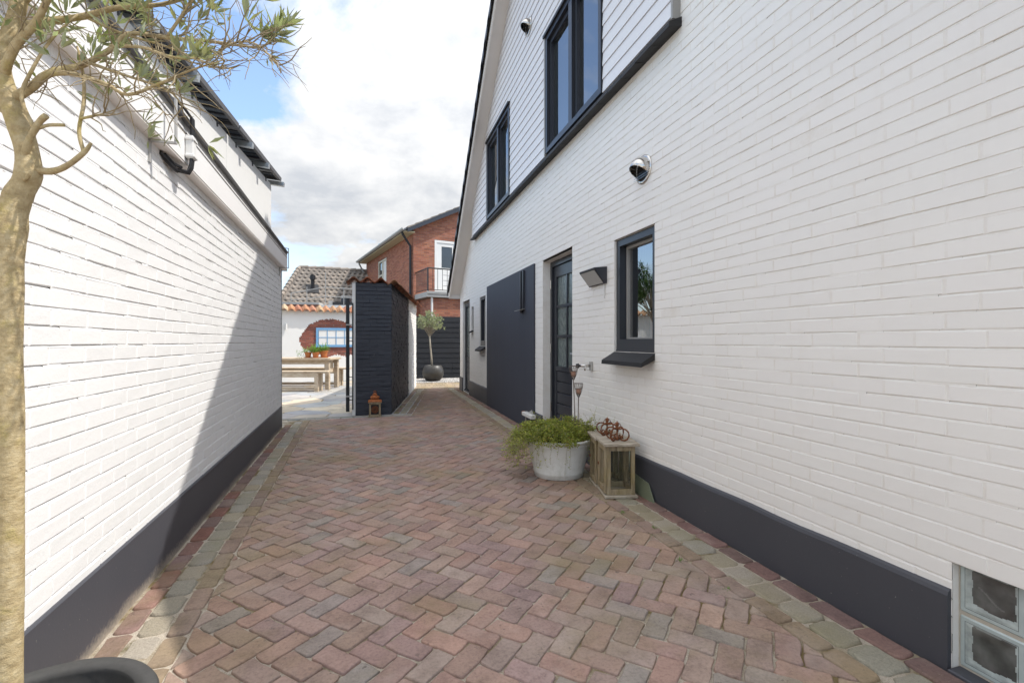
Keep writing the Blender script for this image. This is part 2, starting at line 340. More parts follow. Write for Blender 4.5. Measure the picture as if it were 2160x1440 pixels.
def thing(name, label, cat, loc=(0, 0, 0), group=None):
    o = bpy.data.objects.new(name, None); COL.objects.link(o); o.location = loc; o.empty_display_size = .1
    o['label'] = label; o['category'] = cat; OFF[o.name] = tuple(loc)
    if group: o['group'] = group
    return o
def tag(o, label, cat, group=None):
    o['label'] = label; o['category'] = cat
    if group: o['group'] = group
    return o
def structure(o, label=None):
    o['kind'] = 'structure'
    if label: o['label'] = label
    return o
def part(name, mat, parent, x0, x1, y0, y1, z0, z1, M=None, bev=None, **k):
    m = MB(M); (m.bevbox(x0, x1, y0, y1, z0, z1, bev) if bev else m.box(x0, x1, y0, y1, z0, z1)); return m.build(name, mat, parent, **k)
def vary(base, a, rnd=R):
    k = 1 + rnd.uniform(-a, a); return tuple(max(0, x * k * (1 + rnd.uniform(-a * .16, a * .16))) for x in base)
CAM = Vector((0, 0, 1.2))

# ------------------------------------------------------------------ brick walls
def brick_wall(parent, part_name, O, U, N, length, z0, z1, mats, openings=(), ymax=None, pl=.23, ph=.0655, joint=.009, rec=.0045, jit=.0012, bev=.003, hrec=None,
               nsep=300, start=0.0, tints=((1, 1, 1),), seed=1, struck=True, simple=False, kindname='brick', M=None):
    rnd = random.Random(seed)
    O = Vector(O); U = Vector(U); N = Vector(N)
    P = lambda s, z, n: O + U * s + Vector((0, 0, z)) + N * n
    mort = MB(M); bricks = []; hrec = rec * .8 if hrec is None else hrec
    flip = U.cross(Vector((0, 0, 1))).dot(N) < 0
    FL = (lambda fs: [tuple(reversed(f)) for f in fs]) if flip else (lambda fs: fs)
    row = 0; z = z0
    while z < z1 - .01:
        zt = min(z + ph - joint, z1)
        ivs = [(start, start + length)]
        for (a, b, c, d) in openings:
            if z + .5 * ph > c and z + .5 * ph < d:
                nv = []
                for (p, q) in ivs:
                    if b <= p or a >= q: nv.append((p, q)); continue
                    if a > p: nv.append((p, a))
                    if b < q: nv.append((b, q))
                ivs = nv
        off = (row % 2) * pl * .5 + rnd.uniform(-.012, .012)
        for (p, q) in ivs:
            if ymax:     # gable: keep what lies under the rake at the middle of the course
                lim = ymax(z + .02)
                p2, q2 = max(p, lim[0]), min(q, lim[1])
                if q2 - p2 < .02: continue
            else: p2, q2 = p, q
            # mortar: head-joint plane behind the bricks, bed joint struck back unevenly under the course above
            zn = z + ph
            a0, a1 = P(p2, z, -hrec), P(q2, z, -hrec); b0, b1 = P(p2, zt, -hrec), P(q2, zt, -hrec)
            mort.add([a0, a1, b1, b0], FL([(0, 1, 2, 3)]))
            if struck:
                ss = p2
                while ss < q2 - 1e-4:
                    se = min(ss + pl * rnd.uniform(.25, .9), q2); rr = rec * (rnd.uniform(.9, 1.8) if rnd.random() < .8 else rnd.uniform(.2, .7)); r2 = rr * rnd.uniform(.6, 1.3)
                    c0, c1 = P(ss, zt, -.0006), P(se, zt, -.0006); d0, d1 = P(ss, zn, -rr), P(se, zn, -r2); e0, e1 = P(ss, zn, -hrec), P(se, zn, -hrec)
                    mort.add([P(ss, zt, -hrec), P(se, zt, -hrec), c1, c0], FL([(0, 1, 2, 3)])); mort.add([c0, c1, d1, d0], FL([(0, 1, 2, 3)])); mort.add([d0, d1, e1, e0], FL([(0, 1, 2, 3)])); ss = se
            else:
                d0, d1 = P(p2, zn, -hrec), P(q2, zn, -hrec); mort.add([b0, b1, d1, d0], FL([(0, 1, 2, 3)]))
            k = math.floor((p2 - off) / pl); s = off + k * pl
            while s < q2:
                s0 = max(s + joint * .5 + rnd.uniform(-.002, .002), p2); s1 = min(s + pl - joint * .5 + rnd.uniform(-.002, .002), q2)
                if s1 - s0 > .018:
                    o = rnd.uniform(-jit, jit)
                    ns = [o + rnd.uniform(-jit, jit) * .8 for _ in range(4)]
                    jz = [rnd.uniform(-jit, jit) for _ in range(4)]
                    cs = [(s0, z + jz[0]), (s1, z + jz[1]), (s1, zt + jz[2]), (s0, zt + jz[3])]
                    ins = [(1, 1), (-1, 1), (-1, -1), (1, -1)]
                    if simple:
                        vs = [P(c[0], c[1], -.012) for c in cs] + [P(c[0], c[1], ns[i]) for i, c in enumerate(cs)]
                        fs = [(4, 5, 6, 7), (0, 1, 5, 4), (1, 2, 6, 5), (2, 3, 7, 6), (3, 0, 4, 7)]
                    else:
                        bv = bev * rnd.uniform(.7, 1.5)
                        vs = [P(c[0], c[1], -.012) for c in cs] + [P(c[0], c[1], ns[i] - bv) for i, c in enumerate(cs)] + \
                             [P(c[0] + ins[i][0] * bv, c[1] + ins[i][1] * bv, ns[i]) for i, c in enumerate(cs)]
                        fs = [(8, 9, 10, 11)] + [(i, (i + 1) % 4, 4 + (i + 1) % 4, 4 + i) for i in range(4)] + [(4 + i, 4 + (i + 1) % 4, 8 + (i + 1) % 4, 8 + i) for i in range(4)]
                    ctr = P((s0 + s1) / 2, (z + zt) / 2, 0)
                    if M is not None: ctr = M @ ctr
                    bricks.append(((s1 - s0) / max(.3, (ctr - CAM).length), vs, FL(fs), vary(rnd.choice(tints), .012, rnd) if len(tints) == 1 else vary(rnd.choice(tints), .12, rnd)))
                s += pl
        z += ph; row += 1
    w = mort.build(part_name, mats[1], parent, fix=False)
    bricks.sort(key=lambda b: -b[0])
    for b in bricks[:nsep]:
        m = MB(M); m.add(b[1], b[2], b[3]); m.build(kindname, mats[0], w, fix=False)
    if bricks[nsep:]:
        m = MB(M)
        for b in bricks[nsep:]: m.add(b[1], b[2], b[3])
        m.build('brickwork', mats[0], w, kind='stuff', fix=False)
    return w

# ================================================================== GROUND AND PAVING
XR = 2.026                                       # face of the gable house
L0 = Vector((-.9932, .2803, 0)); LU = Vector((-.0419, .9991, 0)).normalized(); LN = Vector((LU.y, -LU.x, 0))   # face of the garage
BA = Vector((.234, 8.165, 0)); BU = Vector((.1588, .9873, 0)).normalized(); BN = Vector((BU.y, -BU.x, 0))       # alley face of the dark garden wall
g = MB(); g.add([(-220, -120, -.09), (220, -120, -.09), (220, 300, -.09), (-220, 300, -.09)], [(0, 1, 2, 3)])
structure(g.build('ground', 'soil_ground', fix=False))

def clip(poly, a, b, c):           # keep a*x + b*y <= c
    out = []
    for i in range(len(poly)):
        p, q = poly[i], poly[(i + 1) % len(poly)]
        dp, dq = a * p[0] + b * p[1] - c, a * q[0] + b * q[1] - c
        if dp <= 0: out.append(p)
        if (dp < 0 < dq) or (dq < 0 < dp):
            t_ = dp / (dp - dq); out.append((p[0] + (q[0] - p[0]) * t_, p[1] + (q[1] - p[1]) * t_))
    return out
def area(p): return .5 * sum(p[i][0] * p[(i + 1) % len(p)][1] - p[(i + 1) % len(p)][0] * p[i][1] for i in range(len(p)))
def stone(poly, rnd, inset, top=0, rad=.014, bev=.008, depth=.05, jit=.0025, wob=.003):
    """a worn stone: rounded corners, chamfered rim, slightly domed and tilted top"""
    if area(poly) < 0: poly = poly[::-1]
    cx = sum(p[0] for p in poly) / len(poly); cy = sum(p[1] for p in poly) / len(poly)
    n = len(poly); ring = []
    q = []
    for x, y in poly:
        d = math.hypot(x - cx, y - cy); k = max(.3, 1 - inset * 1.35 / max(d, .01)); q.append((cx + (x - cx) * k, cy + (y - cy) * k))
    for i in range(n):
        p, a, b = q[i], q[i - 1], q[(i + 1) % n]
        for o in (a, b):
            l = math.hypot(o[0] - p[0], o[1] - p[1]); k = min(rad * rnd.uniform(.6, 1.3), l * .3) / max(l, .001)
            ring.append((p[0] + (o[0] - p[0]) * k + rnd.uniform(-jit, jit), p[1] + (o[1] - p[1]) * k + rnd.uniform(-jit, jit)))
        # mid-side point gives the edge a little waviness
        l = math.hypot(b[0] - p[0], b[1] - p[1])
        if l > .07:
            for f_ in ((.36, .66) if l > .15 else (.5,)): ring.append((p[0] + (b[0] - p[0]) * f_ + rnd.uniform(-jit, jit) * .8, p[1] + (b[1] - p[1]) * f_ + rnd.uniform(-jit, jit) * .8))
    n = len(ring); tx, ty = rnd.uniform(-wob, wob) / .1, rnd.uniform(-wob, wob) / .1; h = top + rnd.uniform(-wob, wob)
    Z = lambda x, y: h + (x - cx) * tx * .35 + (y - cy) * ty * .35
    vs = [(x, y, h - depth) for x, y in ring] + [(x, y, Z(x, y) - bev * .9) for x, y in ring]
    for x, y in ring:
        d = math.hypot(x - cx, y - cy); k = max(.2, 1 - bev / max(d, .01)); X, Y = cx + (x - cx) * k, cy + (y - cy) * k; vs.append((X, Y, Z(X, Y)))
    fs = [(i, (i + 1) % n, n + (i + 1) % n, n + i) for i in range(n)] + [(n + i, n + (i + 1) % n, 2 * n + (i + 1) % n, 2 * n + i) for i in range(n)] + [tuple(range(2 * n, 3 * n))]
    return vs, fs, (cx, cy)
bed = MB(); bed.add([(-2.2, -.6, -.0095), (2.9, -.6, -.0095), (2.9, 14.3, -.0095), (-2.2, 14.3, -.0095)], [(0, 1, 2, 3)])
paving = structure(bed.build('driveway_paving', 'joint_sand', fix=False))
prnd = random.Random(5); pieces = []
PT = [(0.354, 0.246, 0.207), (0.335, 0.230, 0.199), (0.361, 0.242, 0.199), (0.322, 0.227, 0.199), (0.345, 0.255, 0.209), (0.338, 0.235, 0.193), (0.364, 0.235, 0.193), (0.338, 0.263, 0.225), (0.326, 0.242, 0.209), (0.314, 0.223, 0.204), (0.369, 0.252, 0.204)]
PG = [(0.299, 0.258, 0.230), (0.289, 0.245, 0.218)]
wp = .0965
e1 = Vector((1, -1)) / math.sqrt(2) * wp; e2 = Vector((1, 1)) / math.sqrt(2) * wp
def put_piece(poly, kind, cols, inset=.0045, **k):
    if len(poly) < 3 or abs(area(poly)) < .0011: return
    vs, fs, c = stone(poly, prnd, inset, **k)
    d = (Vector((c[0], c[1], 0)) - CAM).length
    col = vary(prnd.choice(cols), .11, prnd)
    # moss and algae keep to the damp edges of the drive
    e_ = min(abs(XR - c[0]), abs(c[0] - lx(c[1], 0)) if c[1] < 8 else abs(c[0] - bx(c[1], 0)))
    w_ = max(0, .8 - e_) / .8 * prnd.uniform(0, .75); w_ *= .5 if kind == 'sett' else 1
    if e_ > .1: col = tuple(a_ * (1 - w_) + b_ * w_ for a_, b_ in zip(col, (.285, .235, .12)))
    pieces.append((math.sqrt(abs(area(poly))) / d, kind, vs, fs, col, c))
XI = 1.645
def lx(y, off): return L0.x + LU.x / LU.y * (y - L0.y) + off / LN.x      # x of a line parallel to the garage
def bx(y, off): return BA.x + BU.x / BU.y * (y - BA.y) + off / BN.x
for i in range(-150, 150):
    for j in range(-60, 60):
        base = e1 * (i + 2 * j) + e2 * (i - 2 * j)
        if not (-2 < base.x < 2.4 and -.5 < base.y < 12.9): continue
        for q in ([(0, 0), (2, 0), (2, 1), (0, 1)], [(0, 1), (1, 1), (1, 3), (0, 3)]):
            poly = [tuple(Vector((.02, .05)) + base + e1 * a + e2 * b) for a, b in q]
            cy = sum(p[1] for p in poly) / 4; cx = sum(p[0] for p in poly) / 4
            if cy < .1: continue
            poly = clip(poly, 1, 0, XI)
            if cy < 8.0:
                poly = clip(poly, -LN.x, -LN.y, -(LN.dot(L0) + .335)) if poly else poly
                if poly and cx < .55: poly = clip(poly, 0, 1, 7.93)
            else:
                poly = clip(poly, -BN.x, -BN.y, -(BN.dot(BA) + .335)) if poly else poly
                if poly: poly = clip(poly, 0, 1, 12.35)
            if poly: put_piece(poly, 'paver', PT * 4 + PG * 2, .0050, jit=.0046, bev=.0042, rad=.009)
def strip(O, U, N, o0, o1, s0, s1, ln, kind, cols, **k):
    s = s0
    while s < s1 - .03:
        l = ln * prnd.uniform(.93, 1.07); e = min(s + l, s1); j = prnd.uniform(-.004, .004)
        put_piece([tuple((O + U * a + N * b).xy) for a, b in ((s, o0 + j), (e, o0 + j), (e, o1 + j), (s, o1 + j))], kind, cols, **k); s = e
ST = [(0.322, 0.291, 0.241), (0.293, 0.270, 0.227), (0.351, 0.312, 0.259), (0.300, 0.277, 0.232), (0.336, 0.288, 0.218)]
PB = [(0.224, 0.138, 0.120), (0.203, 0.134, 0.120), (0.236, 0.141, 0.116), (0.215, 0.145, 0.127)]
PI = [(0.286, 0.202, 0.167), (0.266, 0.198, 0.166), (0.286, 0.212, 0.163), (0.262, 0.183, 0.157)]
O2 = Vector((XR, 0, 0)); U2 = Vector((0, 1, 0)); N2 = Vector((-1, 0, 0))
strip(O2, U2, N2, .025, .125, .1, 12.3, .205, 'paver', PB); strip(O2, U2, N2, .13, .275, .1, 12.3, .172, 'sett', ST, rad=.022, bev=.012, jit=.004); strip(O2, U2, N2, .28, .378, .1, 12.3, .2, 'paver', PI)
strip(L0, LU, LN, .025, .118, -.6, 7.25, .205, 'paver', PB + [(.24, .12, .095)]); strip(L0, LU, LN, .121, .238, -.6, 7.55, .165, 'sett', ST, rad=.02, bev=.011, jit=.004); strip(L0, LU, LN, .241, .333, -.6, 7.6, .2, 'paver', PI)
strip(BA, BU, BN, .012, .11, .04, 4.2, .2, 'paver', PI + [(.25, .22, .13)]); strip(BA, BU, BN, .115, .235, .02, 4.2, .15, 'sett', ST, rad=.02, bev=.011); strip(BA, BU, BN, .24, .332, .02, 4.2, .2, 'paver', PI)
XT = Vector((1, 0, 0)); YT = Vector((0, 1, 0))
strip(Vector((-1.32, 7.935, 0)), XT, YT, .0, .095, 0, 1.87, .2, 'sett', [(.33, .325, .30), (.29, .29, .275)])
strip(Vector((-1.45, 8.035, 0)), XT, YT, .0, .08, 0, 1.1, .42, 'sett', [(.26, .25, .21), (.22, .22, .19)])
for y0 in (12.36, 12.47):
    strip(Vector((.95, y0, 0)), XT, YT, 0, .105, 0, 1.7, .2, 'paver', [(.30, .24, .19), (.28, .22, .17)])
for k_ in range(7):
    strip(Vector((1.02 + .017 * k_, 12.58 + k_ * .205, 0)), XT, YT, 0, .2, (k_ % 2) * -.1, 2.6, .2, 'paver', [(.36, .29, .21), (.33, .27, .21), (.38, .30, .2)])
pieces.sort(key=lambda p: -p[0])
cnt = {'paver': 0, 'sett': 0}; rest = {'paver': MB(), 'sett': MB()}
for s_, kind, vs, fs, col, c in pieces:
    if cnt[kind] < 300:
        cnt[kind] += 1; MB().add(vs, fs, col).build(kind, kind, paving, smooth='rim', fix=False)
    else: rest[kind].add(vs, fs, col)
for kind, m in rest.items():
    if m.v: m.build(kind + '_field', kind, paving, smooth='rim', kind='stuff', fix=False)
# small weeds in the joints
wd = MB(); wr = random.Random(3)
spots = [(1.60, 2.28), (1.72, 2.72), (.31, 8.35), (.34, 8.5), (.36, 8.62), (1.66, 3.02), (1.63, 1.95), (.42, 9.0)]
for (x, y) in spots:
    for _ in range(26):
        a = wr.uniform(0, 6.28); r = wr.uniform(0, .02); h = wr.uniform(.006, .022); p = Vector((x + r * math.cos(a), y + r * math.sin(a), -.004)); d = Vector((math.cos(a), math.sin(a), 0)) * wr.uniform(.003, .014); w_ = Vector((-d.y, d.x, 0)).normalized() * .0022
        wd.add([p - w_, p + w_, p + d + Vector((0, 0, h))], [(0, 1, 2)], (wr.uniform(.7, 1.2),) * 3)
wo_ = wd.build('joint_weeds', 'leaf_herb', kind='stuff', fix=False); wo_['label'] = 'small green weeds growing in the paver joints'; wo_['category'] = 'weeds'
# fine sand washed up against the garage plinth
# terrace of irregular flagstones
tb = MB(); tb.add([(-7.5, 8.12, -.016), (.9, 8.12, -.016), (.9, 15.5, -.016), (-7.5, 15.5, -.016)], [(0, 1, 2, 3)])
terr = structure(tb.build('terrace_paving', 'flag_mortar', fix=False))
fr_ = random.Random(21); pts = []
for iy in range(17):
    for ix in range(15):
        pts.append((-7.4 + (ix + .5) * .56 + fr_.uniform(-.2, .2) + (iy % 2) * .28, 8.15 + (iy + .5) * .43 + fr_.uniform(-.15, .15)))
FT = [(0.366, 0.380, 0.388), (0.439, 0.425, 0.408), (0.512, 0.460, 0.367), (0.329, 0.333, 0.347), (0.549, 0.471, 0.357), (0.415, 0.391, 0.367)]
for (x, y) in pts:
    poly = [(-7.5, 8.13), (.9, 8.13), (.9, 15.44), (-7.5, 15.44)]
    for (u, v) in pts:
        dx, dy = u - x, v - y
        if 0 < dx * dx + dy * dy < 3.2: poly = clip(poly, dx, dy, dx * (x + u) / 2 + dy * (y + v) / 2)
        if not poly: break
    if poly and abs(area(poly)) > .01:
        vs, fs, c = stone(poly, fr_, .009, top=-.004, rad=.03, bev=.006, depth=.03, jit=.004, wob=.001)
        MB().add(vs, fs, vary(fr_.choice(FT), .12, fr_)).build('flagstone', 'flagstone', terr, fix=False)
# gravel strip in front of the fence
gv = MB(); gr = random.Random(9)
for _ in range(5200):
    x = gr.uniform(.95, 3.3); y = gr.uniform(14.0, 15.38); r = gr.uniform(.012, .028); z = gr.uniform(0, .018); a = gr.uniform(0, 3)
    c = gr.choice([(.52, .50, .47), (.40, .39, .38), (.62, .60, .57), (.30, .29, .28), (.46, .42, .38)])
    vs = [(x + r * math.cos(a + k * 1.57) * gr.uniform(.7, 1.2), y + r * math.sin(a + k * 1.57) * gr.uniform(.7, 1.2), z) for k in range(4)] + [(x, y, z + r * .8)]
    gv.add(vs, [(0, 1, 4), (1, 2, 4), (2, 3, 4), (3, 0, 4)], c)
go = gv.build('gravel', 'gravel', kind='stuff', fix=False); go['label'] = 'loose grey gravel in front of the dark board fence'; go['category'] = 'gravel'

# ================================================================== GABLE HOUSE (right)
RY, RZ, RS = 6.16, 7.30, .84            # ridge position, underside height at the ridge, slope
rake = lambda y: RZ - RS * abs(y - RY)
YN, YF = .35, 12.0
house = thing('gable_house', 'white painted brick house with dark plinth, white boarded gable and dark windows', 'house', (XR, 6.16, 0))
CL0, CL1, CZ = 2.90, 10.05, 3.43
DOOR = (4.79, 5.74, 0, 2.2); FDOOR = (10.72, 11.58, 0, 2.13)
GW = (3.2, 3.84, 1.10, 2.09); FW = (9.07, 9.62, 1.10, 2.10); SW = (10.27, 10.5, 1.45, 1.99); GB = (.66, 1.25, .0, .415)
PANEL = (6.04, 8.87, 0, 2.235)
def lims(z): return (max(YN, RY - (RZ - z) / RS - .02), min(YF, RY + (RZ - z) / RS + .02))
wall = brick_wall(house, 'wall', (XR, 0, 0), (0, 1, 0), (-1, 0, 0), YF - YN, .0, 7.2, ('white_brick', 'white_mortar'),
    openings=[DOOR, FDOOR, GW, FW, SW, GB, (CL0 + .03, CL1 - .03, CZ - .02, 99), PANEL, (1.3, 4.7, -.1, .26), (5.8, 10.6, -.1, .26)], ymax=lims, start=YN, pl=.23, ph=.0655, joint=.0085, rec=.0034, jit=.0008, bev=.002, hrec=.0012, seed=4)
# smooth backing behind cladding, shell, reveals
sh = MB()
sh.add([(XR + .006, CL0, CZ - .1), (XR + .006, CL1, CZ - .1), (XR + .006, CL1, rake(CL1)), (XR + .006, RY, RZ), (XR + .006, CL0, rake(CL0))], [(0, 1, 2, 3, 4)])
shell = MB()
XE = 8.6
for y in (YN, YF): shell.add([(XR, y, 0), (XE, y, 0), (XE, y, rake(y)), (XR, y, rake(y))], [(0, 1, 2, 3)])
shell.add([(XE, YN, 0), (XE, YF, 0), (XE, YF, rake(YF)), (XE, RY, RZ), (XE, YN, rake(YN))], [(0, 1, 2, 3, 4)])
shell.build('outer_wall', 'plaster', house, fix=False)
inn = MB(); inn.add([(5.2, YN, 0), (5.2, YF, 0), (5.2, YF, 2.6), (5.2, YN, 2.6)], [(0, 1, 2, 3)]); inn.box(XR + .13, XE - .05, YN + .05, YF - .05, 2.62, 2.9); inn.add([(5.2, CL0, 2.9), (5.2, CL1, 2.9), (5.2, CL1, 5), (5.2, CL0, 5)], [(0, 1, 2, 3)])
inn.box(XR + .1, XE - .05, YN + .05, YF - .05, -.06, .005)
inn.build('interior_wall', 'room_wall', house, fix=False)
for (a, b, c, d), dep in ((DOOR, .13), (FDOOR, .1), (GW, .16), (FW, .13), (SW, .1), (GB, .12)):
    rv = MB(); x0, x1 = XR + .001, XR + dep; a += .0018; b -= .0018; d -= .0018; c += .0018
    rv.add([(x0, a, c), (x1, a, c), (x1, a, d), (x0, a, d)], [(0, 1, 2, 3)]); rv.add([(x0, b, c), (x1, b, c), (x1, b, d), (x0, b, d)], [(3, 2, 1, 0)])
    rv.add([(x0, a, d), (x1, a, d), (x1, b, d), (x0, b, d)], [(0, 1, 2, 3)]); rv.add([(x0, a, c), (x1, a, c), (x1, b, c), (x0, b, c)], [(3, 2, 1, 0)])
    rv.build('reveal', 'white_mortar' if d < 3 else 'frame_dark', house, fix=False)
# plinth with a rounded top edge
def plinth(y0, y1, top=.29):
    prof = [(XR + .03, -.03), (XR - .018, -.03), (XR - .02, top - .022), (XR - .014, top - .008), (XR - .002, top), (XR + .03, top + .004)]
    n = len(prof); m = MB()
    nseg = max(1, int((y1 - y0) / .16)); rr = random.Random(int(y0 * 100))
    vs = []
    for i in range(nseg + 1):
        y = y0 + (y1 - y0) * i / nseg; jz = rr.uniform(-.004, .004); jx = rr.uniform(-.0012, .0012)
        vs += [(px + jx, y, pz + (jz if pz > .1 else 0)) for px, pz in prof]
    fs = [(i * n + k, i * n + k + 1, (i + 1) * n + k + 1, (i + 1) * n + k) for i in range(nseg) for k in range(n - 1)] + [tuple(range(n)), tuple(range(nseg * n, nseg * n + n))]
    return m.add(vs, fs).build('plinth', 'dark_plinth', house)
plinth(1.252, DOOR[0] - .003); plinth(DOOR[1] + .003, PANEL[0] + .004, .262); plinth(PANEL[1] - .004, FDOOR[0] - .003, .315); plinth(FDOOR[1] + .003, YF + .02, .32); plinth(YN, GB[0] - .002)
part('sill', 'dark_plinth', house, XR - .03, XR + .1, GB[0], GB[1] - .002, -.02, .012, bev=.004)
# dark rendered panel
part('rendered_panel', 'dark_render', house, XR - .022, XR + .02, PANEL[0], PANEL[1], -.02, PANEL[3], bev=.004)
sp = part('wall_slot', 'frame_black', house, XR - .034, XR - .018, 6.46, 6.56, 1.66, 2.19)
part('slot_rim', 'frame_dark', sp, XR - .05, XR - .022, 6.562, 6.585, 1.66, 2.2); part('slot_rim', 'frame_dark', sp, XR - .05, XR - .022, 6.435, 6.458, 1.66, 2.2)
m = MB(); m.hexa([(XR - .13, 6.44, 1.63), (XR - .02, 6.44, 1.655), (XR - .02, 6.60, 1.655), (XR - .13, 6.60, 1.63), (XR - .13, 6.44, 1.636), (XR - .02, 6.44, 1.662), (XR - .02, 6.60, 1.662), (XR - .13, 6.60, 1.636)]); m.build('slot_ledge', 'zinc_grey', sp)
m = MB(); m.tube([(XR - .05, 6.51, 1.66), (XR - .05, 6.51, 1.60)], [.03, .018], 10); m.build('slot_cap', 'frame_black', sp)
# cladding
cl = sh.build('cladding', 'frame_grey', house, fix=False)
W1 = (3.97, 5.46, 3.46, 4.86); W2 = (7.125, 8.67, 3.46, 4.86)
z = CZ + .02; CX = XR - .055
while z < RZ - .12:
    zt = z + .121
    yl0, yr0 = max(CL0, RY - (RZ - z) / RS), min(CL1, RY + (RZ - z) / RS)
    yl1, yr1 = max(CL0, RY - (RZ - zt) / RS), min(CL1, RY + (RZ - zt) / RS)
    iv = [(yl0, yl1, yr0, yr1)]
    for (a, b, c, d) in (W1, W2):
        if zt > c - .01 and z < d - .03:
            nv = []
            for (p0, p1, q0, q1) in iv:
                if b <= p0 or a >= q0: nv.append((p0, p1, q0, q1)); continue
                if a - .012 > p0: nv.append((p0, p1, a - .012, a - .012))
                if b + .012 < q0: nv.append((b + .012, b + .012, q0, q1))
            iv = nv
    for (p0, p1, q0, q1) in iv:
        m = MB(); zb, zu = z + .0032, zt
        m.hexa([(CX - .004, p0, zb), (XR - .02, p0, zb), (XR - .02, q0, zb), (CX - .004, q0, zb), (CX + .005, p1, zu), (XR - .02, p1, zu), (XR - .02, q1, zu), (CX + .005, q1, zu)])
        m.build('cladding_board', 'board_white', cl)
    z = zt
part('end_trim', 'frame_grey', cl, CX - .008, XR + .004, CL0 - .022, CL0 - .001, CZ, rake(CL0) - .02); part('end_trim', 'board_white', cl, CX - .008, XR + .004, CL1 + .001, CL1 + .03, CZ, rake(CL1) + .02)
y = CL0 - .04; tr = random.Random(2)
while y < CL1 + .05:
    e = min(y + .225, CL1 + .06); m = MB(); j = tr.uniform(-.003, .003)
    m.hexa([(XR - .105, y + .002, 3.352 + j), (XR - .0, y + .002, 3.375), (XR - .0, e - .002, 3.375), (XR - .105, e - .002, 3.352 + j), (XR - .1, y + .002, 3.388 + j), (XR - .0, y + .002, CZ + .012), (XR - .0, e - .002, CZ + .012), (XR - .1, e - .002, 3.388 + j)])
    m.build('drip_tile', 'slate_black', cl); y = e
# upper windows
def upper_window(w, mull):
    a, b, c, d = w
    fr = MB(); xo, xi = XR - .068, XR + .06; t_ = .055
    fr.box(xo, xi, a, b, c, c + t_); fr.box(xo, xi, a, b, d - t_, d); fr.box(xo, xi, a, a + t_, c + t_, d - t_); fr.box(xo, xi, b - t_, b, c + t_, d - t_); fr.box(xo + .004, xi, mull - .045, mull + .045, c + t_, d - t_)
    win = fr.build('window', 'frame_dark', house)
    part('window_jamb', 'frame_grey', win, xo - .006, xo + .03, b + .001, b + .03, c - .01, d)
    part('head_flashing', 'frame_black', win, xo - .025, XR, a - .02, b + .03, d + .001, d + .035)
    for (p, q) in ((a + t_ + .004, mull - .049), (mull + .049, b - t_ - .004)):
        s = MB(); k = .05; x0, x1 = XR - .03, XR + .03; z0, z1 = c + t_ + .004, d - t_ - .004
        s.box(x0, x1, p, q, z0, z0 + k); s.box(x0, x1, p, q, z1 - k, z1); s.box(x0, x1, p, p + k, z0 + k, z1 - k); s.box(x0, x1, q - k, q, z0 + k, z1 - k)
        s.build('sash', 'frame_dark', win)
        m = MB(); m.add([(XR + .005, p + k, z0 + k), (XR + .005, q - k, z0 + k), (XR + .005, q - k, z1 - k), (XR + .005, p + k, z1 - k)], [(0, 3, 2, 1)]); m.build('pane', 'glass', win, fix=False)
        m = MB(); m.add([(XR + .12, p, z0), (XR + .12, q, z0), (XR + .12, q, z1), (XR + .12, p, z1)], [(0, 3, 2, 1)]); m.build('pane_backing', 'cable_black', win, fix=False)  # plain black sheet behind each sash pane
upper_window(W1, 4.70); upper_window(W2, 7.86)
# ground floor window
def ground_window(w, sill_out, deep):
    a, b, c, d = w
    fr = MB(); xo, xi = XR + .02, XR + .11; t_ = .06; c2 = c + .03
    fr.box(xo, xi, a + .002, b - .002, c2, c2 + t_ + .03); fr.box(xo, xi, a + .002, b - .002, d - t_, d - .002); fr.box(xo, xi, a + .002, a + t_, c2 + t_ + .03, d - t_); fr.box(xo, xi, b - t_, b - .002, c2 + t_ + .03, d - t_)
    win = fr.build('window', 'frame_dark', house)
    s = MB(); x0, x1 = XR + .085, XR + .13; p, q, z0, z1 = a + t_ + .002, b - t_ - .002, c2 + t_ + .032, d - t_ - .002; k = .022
    s.box(x0, x1, p, q, z0, z0 + k * .6); s.box(x0, x1, p, q, z1 - k, z1); s.box(x0, x1, p, p + k, z0 + k * .6, z1 - k); s.box(x0, x1, q - k, q, z0 + k * .6, z1 - k); s.build('glazing_bead', 'frame_grey', win)
    m = MB(); m.add([(XR + .11, p + k, z0), (XR + .11, q - k, z0), (XR + .11, q - k, z1), (XR + .11, p + k, z1)], [(0, 3, 2, 1)]); m.build('pane', 'glass', win, fix=False)
    m = MB(); o = sill_out
    m.hexa([(XR - o, a - .012, c - .095), (XR + .03, a - .004, c - .03), (XR + .03, b + .004, c - .03), (XR - o, b + .012, c - .095), (XR - o + .003, a - .012, c - .062), (XR + .03, a - .004, c + .026), (XR + .03, b + .004, c + .026), (XR - o + .003, b + .012, c - .062)])
    m.build('sill', 'slate_black', win); part('sill_upstand', 'frame_dark', win, XR + .015, XR + .06, a + .004, b - .004, c, c + .03)
    return win
gw = ground_window(GW, .12, .16); fw = ground_window(FW, .1, .13)
m = MB(); n = 40
for i in range(n):
    y0, y1 = 3.60 + .24 * i / n, 3.60 + .24 * (i + 1) / n; f = lambda y: XR + .24 + .018 * math.sin((y - 3.6) * 140)
    m.add([(f(y0), y0, 1.05), (f(y1), y1, 1.05), (f(y1), y1, 2.1), (f(y0), y0, 2.1)], [(0, 1, 2, 3)])
m.build('curtain', 'curtain_green', gw, smooth=True, fix=False)
bxp = part('cardboard_box', 'room_box', gw, XR + .2, XR + .42, 3.22, 3.58, 1.1, 1.46)
m = MB(); yy, x_ = 3.41, XR + .197
